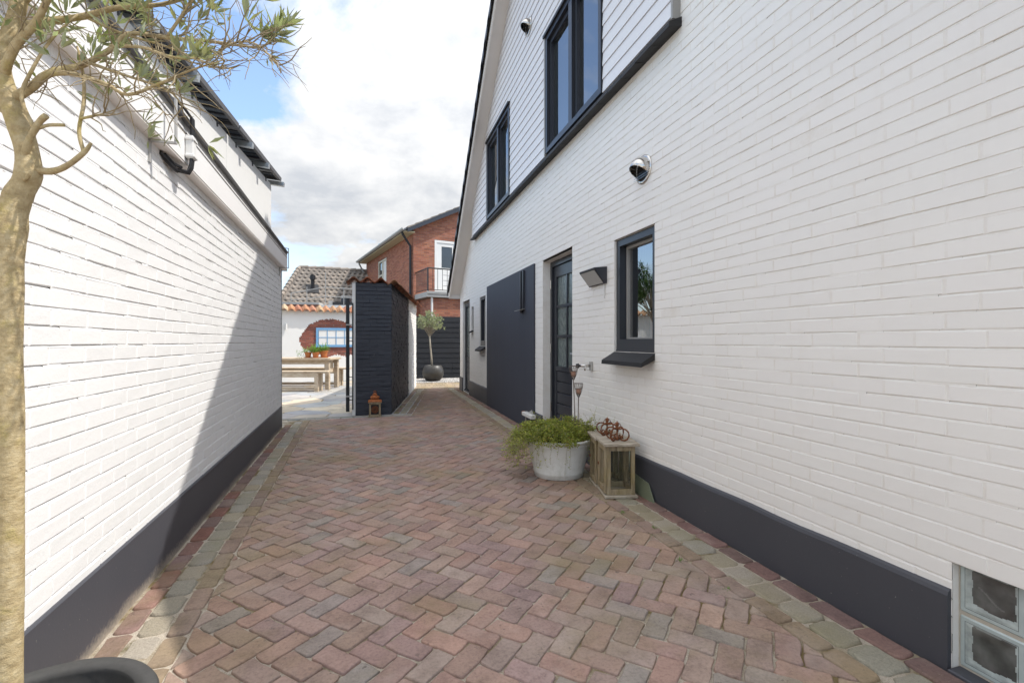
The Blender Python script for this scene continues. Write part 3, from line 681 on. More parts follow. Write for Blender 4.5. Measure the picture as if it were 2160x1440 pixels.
m.add([(x_, yy - .045, 1.41), (x_, yy + .045, 1.41), (x_, yy + .035, 1.355), (x_, yy + .01, 1.33), (x_, yy - .01, 1.33), (x_, yy - .035, 1.355)], [(0, 1, 2, 3, 4, 5)]); m.box(x_ - .001, x_, yy - .006, yy + .006, 1.27, 1.33); m.box(x_ - .001, x_, yy - .03, yy + .03, 1.255, 1.268); m.build('goblet_mark', 'cream_frame', gw, fix=False)
a, b, c, d = SW
m = MB(); m.box(XR + .03, XR + .07, a, b, c, c + .03); m.box(XR + .03, XR + .07, a, b, d - .03, d); m.box(XR + .03, XR + .07, a, a + .03, c + .03, d - .03); m.box(XR + .03, XR + .07, b - .03, b, c + .03, d - .03); sw = m.build('window', 'frame_dark', house)
m = MB(); m.add([(XR + .05, a + .03, c + .03), (XR + .05, b - .03, c + .03), (XR + .05, b - .03, d - .03), (XR + .05, a + .03, d - .03)], [(0, 3, 2, 1)]); m.build('pane', 'glass_dark', sw, fix=False)
m = MB(); m.hexa([(XR - .08, a, c - .07), (XR + .02, a, c - .02), (XR + .02, b, c - .02), (XR - .08, b, c - .07), (XR - .08, a, c - .04), (XR + .02, a, c), (XR + .02, b, c), (XR - .08, b, c - .04)]); m.build('sill', 'slate_black', sw)
# doors
def door(w, dep, npan):
    a, b, c, d = w; x0 = XR + dep
    f = MB(); f.box(x0, x0 + .07, a + .002, a + .06, .02, d - .002); f.box(x0, x0 + .07, b - .06, b - .002, .02, d - .002); f.box(x0, x0 + .07, a + .06, b - .06, d - .065, d - .002); f.box(x0 - .06, x0 + .07, a + .002, b - .002, -.01, .035)
    dr = f.build('door', 'frame_dark', house)
    xl = x0 + .025; p, q = a + .066, b - .066; z0, z1 = .04, d - .072
    l = MB(); st = .085
    l.box(xl, xl + .045, p, p + st, z0, z1); l.box(xl, xl + .045, q - st, q, z0, z1); l.box(xl, xl + .045, p + st, q - st, z1 - .13, z1); l.box(xl, xl + .045, p + st, q - st, z0, z0 + .13); l.box(xl, xl + .045, p + st, q - st, .84, .895)
    mid = (p + q) / 2; h = (z1 - .13 - .895) / 3
    l.box(xl + .006, xl + .04, mid - .016, mid + .016, .895, z1 - .13)
    for i in (1, 2): l.box(xl + .006, xl + .04, p + st, mid - .016, .895 + h * i - .016, .895 + h * i + .016); l.box(xl + .006, xl + .04, mid + .016, q - st, .895 + h * i - .016, .895 + h * i + .016)
    l.build('door_leaf', 'frame_dark', dr)
    for i in range(3):
        for (s0, s1) in ((p + st, mid - .016), (mid + .016, q - st)):
            m = MB(); zz0, zz1 = .895 + h * i + (.016 if i else 0), .895 + h * (i + 1) - (.016 if i < 2 else 0)
            m.add([(xl + .022, s0, zz0), (xl + .022, s1, zz0), (xl + .022, s1, zz1), (xl + .022, s0, zz1)], [(0, 3, 2, 1)]); m.build('pane', 'glass_wavy', dr, fix=False)
    zb = z0 + .13; hh = (.84 - zb) / npan
    for i in range(npan):
        part('panel_board', 'frame_dark', dr, xl + .008, xl + .034, p + st, q - st, zb + hh * i + .006, zb + hh * (i + 1) - .004, bev=.005)
    part('panel_back', 'frame_black', dr, xl + .028, xl + .04, p + st, q - st, zb, .84)
    for zz in (.32, 1.06, 1.86):
        m = MB(); m.tube([(x0 - .012, q + .012, zz), (x0 - .012, q + .012, zz + .11)], .009, 8); m.build('hinge', 'steel', dr)
    m = MB(); m.tube([(xl - .0, p + .04, 1.06), (xl - .05, p + .04, 1.06), (xl - .05, p + .16, 1.06)], .009, 8); m.build('handle', 'steel', dr)
    return dr
door(DOOR, .1, 5)
# far door: glazed leaf
a, b, c, d = FDOOR
m = MB(); x0 = XR + .05; m.box(x0, x0 + .07, a + .002, a + .06, 0, d - .002); m.box(x0, x0 + .07, b - .06, b - .002, 0, d - .002); m.box(x0, x0 + .07, a + .06, b - .06, d - .1, d - .002); m.box(x0 - .03, x0 + .07, a, b, -.01, .04)
m.box(x0 + .015, x0 + .06, a + .06, a + .13, .04, d - .1); m.box(x0 + .015, x0 + .06, b - .13, b - .06, .04, d - .1)
fd = m.build('door', 'frame_dark', house)
m = MB(); m.add([(x0 + .03, a + .13, .85), (x0 + .03, b - .13, .85), (x0 + .03, b - .13, d - .1), (x0 + .03, a + .13, d - .1)], [(0, 3, 2, 1)]); m.build('pane', 'glass_wavy', fd, fix=False)
for i in range(6): part('panel_board', 'frame_dark', fd, x0 + .02, x0 + .05, a + .13, b - .13, .05 + i * .133, .05 + i * .133 + .125, bev=.005)
m = MB(); m.tube([(x0 + .01, a + .1, 1.03), (x0 - .05, a + .1, 1.03), (x0 - .05, a + .22, 1.03)], .01, 8); m.build('handle', 'steel', fd)
# glass blocks
for i in range(3):
    for j in range(2):
        y1 = GB[1] - .006 - i * .198; y0 = y1 - .187; z0 = .018 + j * .199; z1 = z0 + .187; xf = XR + .028
        m = MB(); k = .013
        m.bevbox(xf, xf + .075, y0, y1, z0, z1, .006); bl = m.build('glass_block', 'block_glass', house)
        m = MB(); n = 52; vs = []
        for p in range(n + 1):
            for q in range(n + 1):
                a_, b_ = p / n, q / n; e = min(a_, 1 - a_, b_, 1 - b_)
                vs.append((xf - .0022 + .003 * max(0, 1 - e / .1), y0 + k + (y1 - y0 - 2 * k) * a_, z0 + k + (z1 - z0 - 2 * k) * b_))
        def zone(a_, b_):      # refraction painted as colour: pale flanks round a dark, rippled middle
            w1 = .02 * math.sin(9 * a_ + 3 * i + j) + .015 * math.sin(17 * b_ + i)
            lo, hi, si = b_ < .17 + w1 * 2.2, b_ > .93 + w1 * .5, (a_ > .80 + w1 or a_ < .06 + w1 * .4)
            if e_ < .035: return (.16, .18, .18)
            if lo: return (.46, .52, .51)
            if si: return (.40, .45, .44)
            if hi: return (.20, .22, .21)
            s1 = abs(b_ - (.78 - .62 * (1 - a_)) - .03 * math.sin(12 * a_)) < .022 and .25 < a_ < .72 and j == 1  # highlight streak painted into the upper blocks' colour
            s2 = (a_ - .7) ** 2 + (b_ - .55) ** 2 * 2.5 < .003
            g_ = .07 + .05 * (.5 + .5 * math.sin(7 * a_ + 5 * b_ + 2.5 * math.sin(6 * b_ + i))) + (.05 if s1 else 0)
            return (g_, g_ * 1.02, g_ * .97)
        fs_ = []
        for p in range(n):
            for q in range(n):
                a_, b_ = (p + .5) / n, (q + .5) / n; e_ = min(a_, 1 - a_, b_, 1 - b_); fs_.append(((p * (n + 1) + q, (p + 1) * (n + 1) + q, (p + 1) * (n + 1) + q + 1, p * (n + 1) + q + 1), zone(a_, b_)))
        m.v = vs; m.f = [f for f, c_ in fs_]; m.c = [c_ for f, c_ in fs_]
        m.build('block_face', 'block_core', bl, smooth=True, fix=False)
part('block_joint', 'flag_mortar', house, XR + .033, XR + .11, GB[0] + .002, GB[1] - .001, .003, GB[3] - .001)
# roof: slabs, verge tiles, barge and soffit
XV = XR - .28
for sgn in (-1, 1):
    ye = YN - .28 if sgn < 0 else YF + .02
    rf = MB(); ze = rake(ye); t0, t1 = .05, .10
    rf.hexa([(XV + .03, ye, ze + .045), (XE + .2, ye, ze + .045), (XE + .2, RY, RZ + .045), (XV + .03, RY, RZ + .045), (XV + .03, ye, ze + t1), (XE + .2, ye, ze + t1), (XE + .2, RY, RZ + t1), (XV + .03, RY, RZ + t1)])
    roof = rf.build('roof', 'dark_tile', house)
    m = MB(); m.hexa([(XV + .026, ye, ze), (XR + .012, ye, ze), (XR + .012, RY, RZ), (XV + .026, RY, RZ), (XV + .026, ye, ze + .043), (XR + .012, ye, ze + .043), (XR + .012, RY, RZ + .043), (XV + .026, RY, RZ + .043)]); m.build('soffit', 'barge_white', roof)
    m = MB(); dn = .1
    m.hexa([(XV, ye, ze - dn), (XV + .024, ye, ze - dn), (XV + .024, RY, RZ - dn), (XV, RY, RZ - dn), (XV, ye, ze + .06), (XV + .024, ye, ze + .06), (XV + .024, RY, RZ + .06), (XV, RY, RZ + .06)]); m.build('barge_board', 'barge_white', roof)
    part('eaves_board', 'barge_white', roof, XV, XE, ye - .02 if sgn < 0 else ye + .001, ye - .001 if sgn < 0 else ye + .022, ze - .1, ze + .05)
    L_ = math.hypot(abs(ye - RY), abs(ye - RY) * RS); nt = int(L_ / .33)
    for i in range(nt):
        f0, f1 = i / nt - .012, (i + 1) / nt + .01
        Y0, Y1 = ye + (RY - ye) * f0, ye + (RY - ye) * f1; Z0, Z1 = rake(Y0), rake(Y1); m = MB()
        hi0, hi1 = .155, .118
        m.hexa([(XV - .045, Y0, Z0 + hi0 - .045), (XV + .25, Y0, Z0 + hi0 - .045), (XV + .25, Y1, Z1 + hi1 - .03), (XV - .045, Y1, Z1 + hi1 - .03), (XV - .045, Y0, Z0 + hi0), (XV + .25, Y0, Z0 + hi0), (XV + .25, Y1, Z1 + hi1), (XV - .045, Y1, Z1 + hi1)])
        m.hexa([(XV - .045, Y0, Z0 + .02), (XV - .028, Y0, Z0 + .02), (XV - .028, Y1, Z1 + .02), (XV - .045, Y1, Z1 + .02), (XV - .045, Y0, Z0 + hi0 - .046), (XV - .028, Y0, Z0 + hi0 - .046), (XV - .028, Y1, Z1 + hi1 - .031), (XV - .045, Y1, Z1 + hi1 - .031)])
        m.build('verge_tile', 'dark_tile', roof)

# ================================================================== GARAGE (left)
garage = thing('garage', 'white painted rustic brick garage with dark plinth and overhanging white fascia', 'garage', tuple(L0 + LU * 3))
GE = 7.06
LP = lambda s, off, z: L0 + LU * s + LN * off + Vector((0, 0, z))
ML = Matrix(((LU.x, -LN.x, 0, L0.x), (LU.y, -LN.y, 0, L0.y), (0, 0, 1, 0), (0, 0, 0, 1)))     # local x along the wall, y into the garage
brick_wall(garage, 'wall', tuple(L0), tuple(LU), tuple(LN), GE + 1.2, .27, 2.34, ('white_rustic', 'white_rustic'), start=-1.2, pl=.228, ph=.0655, joint=.0085, rec=.0056, jit=.0009, bev=.0024, hrec=.0024, seed=8)
m = MB(ML); m.box(-1.2, GE - .02, .02, 5, 0, 2.3); m.build('wall_core', 'plaster', garage)
m = MB(ML); m.bevbox(-1.2, GE + .006, -.012, .3, -.03, .298, .006); m.build('plinth', 'dark_plinth', garage)
part('corner_strip', 'gutter_metal', garage, GE - .004, GE + .02, -.006, .05, .3, 2.3, M=ML)
FO = -.062
part('fascia_soffit', 'barge_white', garage, -1.2, GE + .1, FO + .004, .05, 2.212, 2.232, M=ML)
fa = part('fascia', 'fascia_white', garage, -1.2, GE + .1, FO, FO + .02, 2.222, 2.385, M=ML)
part('fascia_bead', 'zinc_grey', fa, -1.2, GE + .1, FO - .004, FO + .01, 2.387, 2.393, M=ML); part('fascia_bead', 'fascia_white', fa, -1.2, GE + .1, FO + .004, FO + .02, 2.394, 2.412, M=ML)
part('fascia_upper', 'zinc_grey', fa, -1.2, GE + .1, FO + .012, FO + .03, 2.413, 2.455, M=ML)
m = MB(ML); m.prism([(FO - .012, 2.456), (FO - .016, 2.472), (FO + .01, 2.486), (FO + .06, 2.492), (FO + .06, 2.456)], 'x', -1.2, GE + .115); m.build('roof_trim', 'trim_grey', garage)
part('fascia_end', 'fascia_white', garage, GE + .101, GE + .113, FO - .002, .3, 2.2, 2.455, M=ML)
part('roof_deck', 'trim_grey', garage, -1.2, GE + .1, FO + .061, 5, 2.42, 2.47, M=ML)
# brackets: bent grey strap hooks on the fascia
def bracket(s):
    m = MB(ML); pts = [(s, -.004, 2.10), (s, -.006, 2.205), (s, FO - .055, 2.205), (s, FO - .055, 2.215), (s, FO - .055, 2.47), (s, FO - .01, 2.475)]
    for i in range(len(pts) - 1):
        a, b = Vector(pts[i]), Vector(pts[i + 1]); d = (b - a).normalized(); t_ = Vector((1, 0, 0)).cross(d) * .0045; w_ = Vector((.0095, 0, 0)); a = a - d * .004; b = b + d * .004
        m.hexa([a - w_ - t_, a + w_ - t_, a + w_ + t_, a - w_ + t_, b - w_ - t_, b + w_ - t_, b + w_ + t_, b - w_ + t_])
    tag(m.build('strap_bracket', 'zinc_grey'), 'bent grey metal strap hook on the fascia next to the cable clamp' if s < 4 else 'bent grey metal strap hook at the far end of the fascia', 'bracket')
bracket(2.52); bracket(6.86)
cb = thing('cable_bundle', 'black cables in white clamp conduit running over the white fascia', 'cable', tuple(LP(2.86, .06, 2.2)))
for k_ in (-.018, 0, .018):
    m = MB(ML); m.tube([(2.84 + k_, -.01, 2.17), (2.86 + k_, FO - .012, 2.165), (2.87 + k_, FO - .024, 2.2), (2.87 + k_, FO - .03, 2.26), (2.87 + k_, FO - .03, 2.4), (2.85 + k_, FO - .035, 2.47), (2.79 + k_, FO + .0, 2.52), (2.7 + k_, FO + .1, 2.55)], .008, 8); m.build('cable', 'cable_black', cb, smooth=True)
for z0, z1, g_ in ((2.245, 2.375, 0), (2.25, 2.268, .006), (2.345, 2.363, .006)):
    part('clamp', 'plastic_white', cb, 2.84 - g_, 2.9 + g_, FO - .042 - g_, FO - .002, z0, z1, M=ML, bev=.004)
m = MB(ML); m.tube([(2.66, .0, 2.2), (2.74, -.02, 2.17), (2.83, -.03, 2.16)], .012, 7); m.tube([(2.7, -.01, 2.205), (2.78, -.03, 2.18), (2.84, -.045, 2.185)], .009, 7); m.build('cable_knot', 'cable_black', cb)
# white screen along the garage roof
PD = Vector((.0633, .998, 0)); PN = Vector((.998, -.0633, 0)); PO = Vector((-1.381, 7.13, 0))
MP = Matrix(((-PD.x, -PN.x, 0, PO.x), (-PD.y, -PN.y, 0, PO.y), (0, 0, 1, 0), (0, 0, 0, 1)))     # x: from the far end towards the near end, y: away from the alley
scr = thing('roof_screen', 'white panel screen standing on the garage roof below the solar panels', 'screen', tuple(PO + Vector((0, 0, 2.47))))
for i in range(5):
    part('screen_panel', 'flat_white', scr, i * 1.62 + .002, i * 1.62 + 1.618, 0, .03, 2.45, 3.33, M=MP)
    for q in (.25, .8, 1.35): part('screen_clip', 'trim_grey', scr, i * 1.62 + q - .008, i * 1.62 + q + .008, -.012, .04, 3.29, 3.345, M=MP)
part('end_panel', 'flat_white', scr, -.012, .0, 0, 1.2, 2.45, 3.3, M=MP)
for i in range(4):
    x0 = i * 1.68 - .06
    sp_ = thing('solar_panel', 'dark solar panel lying on rails above the white roof screen', 'solar panel', tuple(MP @ Vector((x0, 0, 3.36))), 'solar panels on the garage roof')
    T = MP @ Matrix.Translation((0, -.115, 3.395)) @ Matrix.Rotation(math.radians(6), 4, 'X')
    fr = MB(T); fr.box(x0, x0 + 1.64, 0, .035, 0, .045); fr.box(x0, x0 + 1.64, .965, 1.0, 0, .045); fr.box(x0, x0 + .035, .035, .965, 0, .045); fr.box(x0 + 1.605, x0 + 1.64, .035, .965, 0, .045); fr.build('panel_frame', 'trim_grey', sp_)
    m = MB(T); m.box(x0 + .036, x0 + 1.604, .036, .964, .026, .04); m.build('cell_sheet', 'solar_cell', sp_)
    for q in range(12): part('back_rib', 'trim_grey', sp_, x0 + .08 + q * .13, x0 + .088 + q * .13, .04, .9, .016, .025, M=T)
for i, xx in enumerate((-.1, .62, 1.25, 2.65, 3.3, 4.6, 5.9)):
    T = MP @ Matrix.Translation((0, -.115, 3.395)) @ Matrix.Rotation(math.radians(6), 4, 'X')
    tag(part('mounting_rail', 'galvanised', None, xx - .03, xx + .03, -.03, 1.1, -.058, -.002, M=T), 'grey metal mounting rail under the solar panels', 'rail', 'rails under the solar panels')

# ================================================================== DARK GARDEN WALL
dw = thing('garden_wall', 'dark painted brick garden wall with clay tile coping and white far part', 'garden wall', (-.05, 8.2, 0))
brick_wall(dw, 'end_wall', (-.333, 8.165, 0), (1, 0, 0), (0, -1, 0), .567, 0, 2.16, ('dark_brick', 'dark_brick'), pl=.23, ph=.0655, joint=.008, rec=.0055, jit=.003, bev=.003, seed=14, start=0)
brick_wall(dw, 'side_wall', tuple(BA), tuple(BU), tuple(BN), 2.85, 0, 2.14, ('dark_brick', 'dark_brick'), pl=.22, ph=.0655, joint=.009, rec=.008, jit=.005, bev=.004, seed=15, nsep=250)
brick_wall(dw, 'white_side_wall', tuple(BA + BU * 2.852), tuple(BU), tuple(BN), 2.05, 0, 2.14, ('white_brick', 'white_mortar'), pl=.22, ph=.0655, joint=.009, rec=.006, jit=.003, seed=16, nsep=150)
m = MB(); m.box(-.385, -.334, 8.162, 8.56, 0, 2.15); m.build('white_edge', 'plaster', dw)
p0 = BA + BU * 4.9; m = MB()
m.prism([(-.38, 8.175), (BA.x - .012, 8.175), (BA.x - .012 + .06, 8.175 + .375), (-.38, 8.55)], 'z', 0, 2.13); q0 = BA + BU * .38; m.prism([(q0.x - .24, q0.y), (q0.x - .013, q0.y), (p0.x - .013, p0.y), (p0.x - .24, p0.y)], 'z', 0, 2.128); m.build('wall_core', 'plaster', dw)
CT = [(.34, .12, .065), (.30, .11, .065), (.38, .15, .08), (.26, .11, .07), (.36, .19, .11)]
crn = random.Random(31)
def wave_tile(mb_M, w, l, h, c, thick=.014, n=9):
    m = MB(mb_M); vs = []
    for t_ in (0, thick):
        for yy in (0, l):
            for i in range(n):
                a = i / (n - 1); vs.append(((a - .5) * w, yy, h * math.cos((a - .5) * 2 * math.pi) + t_))
    I = lambda t_, y_, i: (t_ * 2 + y_) * n + i
    fs = []
    for i in range(n - 1):
        fs += [(I(0,0,i), I(0,1,i), I(0,1,i+1), I(0,0,i+1)), (I(1,0,i), I(1,0,i+1), I(1,1,i+1), I(1,1,i)), (I(0,0,i), I(0,0,i+1), I(1,0,i+1), I(1,0,i)), (I(0,1,i), I(1,1,i), I(1,1,i+1), I(0,1,i+1))]
    fs += [(I(0,0,0), I(1,0,0), I(1,1,0), I(0,1,0)), (I(0,0,n-1), I(0,1,n-1), I(1,1,n-1), I(1,0,n-1))]
    m.add(vs, fs, c); return m
for r_ in range(14):
    for c_ in range(4):
        if r_ > 0 and c_ < 2: continue
        x = -.36 + c_ * .215; y = 8.1 + r_ * .345
        sk = BU.x / BU.y * (y - 8.165) * (c_ / 3 if r_ == 0 else 1)
        T = Matrix.Translation((x + sk + .0, y, 2.20 - .012 * (c_ == 3) - .006 * c_ + crn.uniform(-.006, .006))) @ Matrix.Rotation(math.radians(-2.2), 4, 'X') @ Matrix.Rotation(crn.uniform(-.03, .03) + (math.radians(4) if c_ == 3 else 0), 4, 'Y') @ Matrix.Rotation(-.159 * c_ / 3, 4, 'Z')
        wave_tile(T, .225, .38, .04, vary(crn.choice(CT), .2, crn)).build('coping_tile', 'clay_tile', dw, smooth=True)
# gate folded back
MG = Matrix.Translation((-.455, 8.2, 0)) @ Matrix.Rotation(math.radians(3.5), 4, 'Z')
gt = thing('metal_gate', 'dark metal gate folded open beside the dark garden wall', 'gate', (-.455, 8.2, 0))
m = MB(MG); m.bevbox(-.028, .028, 0, .05, .06, 1.9, .003); m.build('gate_post', 'frame_black', gt)
for zz in (.1, .34, .86, 1.5, 1.8): part('gate_rail', 'frame_black', gt, -.012, .012, .05, 1.1, zz, zz + .03, M=MG)
for k_ in range(9):
    m = MB(MG); m.tube([(0, .13 + k_ * .115, .1), (0, .13 + k_ * .115, 1.83)], .008, 6); m.build('gate_bar', 'frame_black', gt)
m = MB(); m.tube([(-.376, 8.15, .1), (-.376, 8.15, 1.82)], .011, 8); m.build('hinge_rod', 'frame_black', gt)
for zz in (.3, 1.46): part('hinge_strap', 'zinc_grey', gt, -.48, -.36, 8.17, 8.195, zz, zz + .022)
for zz in (.25, .62, 1.0, 1.2): part('rod_tie', 'frame_black', gt, -.43, -.37, 8.145, 8.155, zz, zz + .012)

# ================================================================== FENCE
fe = thing('board_fence', 'dark painted fence of lapped horizontal boards behind the gravel', 'fence', (2, 15.42, 0))
fr2 = random.Random(6); zb = .03
for i in range(12):
    h = .163; cuts = [.9, 4.2] if i not in (2, 3, 1) else [.9, 2.35 + .2 * (i == 3), 4.2]
    for k_ in range(len(cuts) - 1):
        m = MB(); a, b = cuts[k_] + .002, cuts[k_ + 1] - .002; j = fr2.uniform(-.004, .004)
        m.hexa([(a, 15.395 + j, zb), (b, 15.395 + j, zb), (b, 15.42, zb), (a, 15.42, zb), (a, 15.408, zb + h + .012), (b, 15.408, zb + h + .012), (b, 15.425, zb + h + .012), (a, 15.425, zb + h + .012)]); m.build('board', 'dark_timber', fe)
    zb += h
for x in (1.0, 2.3, 3.6): part('post', 'dark_timber', fe, x, x + .08, 15.43, 15.51, 0, 1.98)

# ================================================================== TERRACE WALL with broken plaster and mock window
tw = thing('terrace_wall', 'white plastered terrace wall with clay tile coping and a patch of exposed brick', 'wall', (-3.5, 15.5, 0))
TY = 15.45
MTW = Matrix.Translation((-1.3, 15.45, 0)) @ Matrix.Rotation(math.radians(12), 4, 'Z') @ Matrix.Translation((1.3, -15.45, 0))
hr = random.Random(17); x = -7.4; dx = .035
px = MB(MTW)
def hole(x):
    if x < -2.22: return None
    pts_t = [(-2.22, 1.28), (-2.1, 1.5), (-2.0, 1.64), (-1.8, 1.78), (-1.55, 1.85), (-1.3, 1.88), (-1.0, 1.82), (-.7, 1.68), (-.4, 1.5)]
    pts_b = [(-2.22, 1.24), (-2.17, 1.05), (-2.1, .98), (-1.9, .9), (-1.6, .80), (-1.4, .72), (-1.25, .80), (-1.05, .78), (-.9, .74), (-.7, .8), (-.4, .9)]
    def ip(P):
        for (a, c), (b, d) in zip(P, P[1:]):
            if a <= x <= b: return c + (d - c) * (x - a) / (b - a)
        return P[-1][1]
    return ip(pts_b), ip(pts_t)
pb = pt_ = None
while x < -.3:
    x1 = x + dx; h = hole(x + dx / 2)
    if h is None: px.box(x, x1, TY, TY + .03, 0, 2.1)
    else:
        b, t_ = h[0] + hr.uniform(-.025, .025), h[1] + hr.uniform(-.025, .025)
        px.box(x, x1, TY, TY + .03, 0, b); px.box(x, x1, TY, TY + .03, t_, 2.1)
    x = x1
px.build('plaster_coat', 'plaster', tw)
RB = [(.30, .085, .06), (.26, .075, .055), (.33, .105, .07), (.23, .07, .055)]
brick_wall(tw, 'brick_patch', (-2.4, TY + .022, .6), (1, 0, 0), (0, -1, 0), 2.1, 0, 1.4, ('red_brick', 'red_mortar'), tints=RB, pl=.23, ph=.066, joint=.01, rec=.006, jit=.003, seed=19, nsep=200, M=MTW)
m = MB(MTW); m.box(-7.4, -.2, TY + .04, TY + .24, 0, 2.12); m.build('wall_core', 'plaster', tw)
WX0, WX1, WZ0, WZ1 = -1.76, -.62, 1.03, 1.61
m = MB(MTW); k_ = .07; y0, y1 = TY - .012, TY + .03
m.box(WX0, WX1, y0, y1, WZ0, WZ0 + k_); m.box(WX0, WX1, y0, y1, WZ1 - k_, WZ1); m.box(WX0, WX0 + k_, y0, y1, WZ0 + k_, WZ1 - k_); m.box(WX1 - k_, WX1, y0, y1, WZ0 + k_, WZ1 - k_); mw = m.build('mock_window', 'blue_frame', tw)
m = MB(MTW); zm = (WZ0 + WZ1) / 2; cw = (WX1 - WX0 - 2 * k_) / 4
for i in (1, 2, 3): m.box(WX0 + k_ + cw * i - .01, WX0 + k_ + cw * i + .01, y0 + .004, y1 - .004, WZ0 + k_, WZ1 - k_)
m.build('glazing_bar', 'blue_frame', mw); part('glazing_bar', 'blue_frame', mw, WX0 + k_, WX1 - k_, y0 + .007, y1 - .006, zm - .01, zm + .01, M=MTW)
for i in range(4):
    for j in range(2): part('pane', 'flat_white', mw, WX0 + k_ + cw * i + .0105, WX0 + k_ + cw * (i + 1) - .0105, y0 + .014, y1 - .008, (zm + .0105) if j else WZ0 + k_ + .001, (WZ1 - k_ - .001) if j else zm - .0105, M=MTW)
CT2 = [(.50, .30, .18), (.54, .36, .22), (.46, .24, .14), (.58, .45, .31), (.44, .21, .14), (.52, .33, .2)]
for i in range(36):
    T = MTW @ Matrix.Translation((-7.3 + i * .195, TY - .16, 2.10 + crn.uniform(-.008, .008))) @ Matrix.Rotation(math.radians(22), 4, 'X') @ Matrix.Rotation(crn.uniform(-.04, .04), 4, 'Z')
    wave_tile(T, .205, .42, .042, vary(crn.choice(CT2), .15, crn)).build('coping_tile', 'clay_tile', tw, smooth=True)
wl2 = thing('wall_light', 'small white cylinder wall light on the plastered terrace wall', 'wall light', tuple(MTW @ Vector((-2.57, 15.44, 1.6))))
m = MB(MTW); m.tube([(-2.57, 15.4, 1.54), (-2.57, 15.4, 1.71)], .03, 12); m.build('light_body', 'plastic_white', wl2); part('mount', 'zinc_grey', wl2, -2.585, -2.555, 15.42, 15.452, 1.6, 1.66, M=MTW)

# ================================================================== TABLE, BENCHES, POTS
tb_ = thing('garden_table', 'weathered timber garden table with thick square legs on the terrace', 'table', (-2, 13, 0))
MT = Matrix.Translation((-1.12, 12.72, 0)) @ Matrix.Rotation(math.radians(-15.5), 4, 'Z')       # x to the right, y away
for j in range(4): part('top_plank', 'table_wood', tb_, -2.3, .02, -.06 + j * .2, -.06 + j * .2 + .195, .735, .785, M=MT, bev=.006)
for x in (-.14, -2.2):
    for y in (.02, .62): part('leg', 'table_wood', tb_, x, x + .1, y, y + .1, 0, .733, M=MT, bev=.005)
for y in (.0, .72): part('apron', 'table_wood', tb_, -2.1, -.14, y + .03, y + .06, .63, .733, M=MT)
for x in (-.19, -2.1): part('cross_panel', 'table_wood', tb_, x, x + .04, .12, .62, .4, .73, M=MT)
def bench(dy, label):
    b = thing('garden_bench', label, 'bench', tuple(MT @ Vector((-1, dy, 0))), 'benches at the garden table')
    for j in range(2): part('seat_plank', 'table_wood', b, -2.2, .13, dy + j * .17, dy + j * .17 + .165, .45, .49, M=MT, bev=.005)
    for x in (-.2, -2.1):
        for y in (.01, .24): part('leg', 'table_wood', b, x, x + .09, dy + y, dy + y + .08, 0, .449, M=MT, bev=.004)
    part('apron', 'table_wood', b, -2.0, -.2, dy + .02, dy + .05, .34, .449, M=MT); part('stretcher', 'table_wood', b, -2.0, -.2, dy + .12, dy + .19, .03, .09, M=MT)
bench(-.5, 'timber bench on the near side of the garden table'); bench(.95, 'timber bench behind the garden table against the plastered wall')
def leaf(m, p, d, ln, w, c, up=Vector((0, 0, 1)), fold=.25):
    d = d.normalized(); s = d.cross(up)
    if s.length < .05: s = d.cross(Vector((1, 0, 0)))
    s.normalize(); n = s.cross(d)
    m.add([p, p + d * ln * .45 + s * w * .5 + n * w * fold, p + d * ln, p + d * ln * .45 - s * w * .5 + n * w * fold, p + d * ln * .5], [(0, 1, 4), (1, 2, 4), (2, 3, 4), (3, 0, 4)], c)
hrb = random.Random(41)
def potted(x, y, r, h, label, trail):
    p = thing('potted_plant', label, 'potted plant', (x, y, .785))
    m = MB(); m.lathe([(0, 0), (r * .7, 0), (r * .93, h * .78), (r * 1.05, h * .78), (r * 1.08, h), (r * .95, h), (r * .9, h * .85), (0, h * .85)], 20, (x, y, .80)); m.build('pot', 'terracotta', p, smooth=False)
    m = MB(); m.lathe([(0, 0), (r * 1.0, 0), (r * 1.15, .022), (r * 1.05, .022), (r * .95, .008), (0, .008)], 20, (x, y, .788)); m.build('saucer', 'terracotta', p)
    m = MB()
    for i in range(330):
        a = hrb.uniform(0, 6.28); e = hrb.uniform(0, 1.4); rr = hrb.uniform(.03, .13) * (1.0 if not trail else 1.1); q = Vector((x + rr * math.cos(a) * math.cos(e * .6), y + rr * math.sin(a) * math.cos(e * .6), .80 + h + rr * math.sin(e) * 1.1 - .02))
        if trail and i % 4 == 0: q = Vector((x - hrb.uniform(.08, .26), y + hrb.uniform(-.06, .06), .80 + h + .03 - hrb.uniform(0, .2)))
        leaf(m, q, Vector((math.cos(a), math.sin(a), hrb.uniform(-.3, .8))), hrb.uniform(.03, .06), hrb.uniform(.012, .026), (hrb.uniform(.8, 1.5),) * 3)
    if not trail and r > .085:
        for i in range(9):
            a = hrb.uniform(0, 6.28); leaf(m, Vector((x, y, .8 + h)), Vector((math.cos(a), math.sin(a), 1.2)), .3, .02, (1.2, 1.3, 1.1))
    m.build('foliage', 'leaf_herb', p, fix=False)
for xx, yy, r, h, lb, tr_ in ((-.60, .12, .085, .135, 'terracotta pot of trailing green herbs at the left of three', True), (-.41, .12, .088, .135, 'middle terracotta pot of bushy bright green herbs on the table', False), (-.26, .26, .1, .17, 'larger terracotta pot with spiky blades behind the bushy herb pot', False)):
    q = MT @ Vector((xx, yy, 0)); potted(q.x, q.y, r, h, lb, tr_)

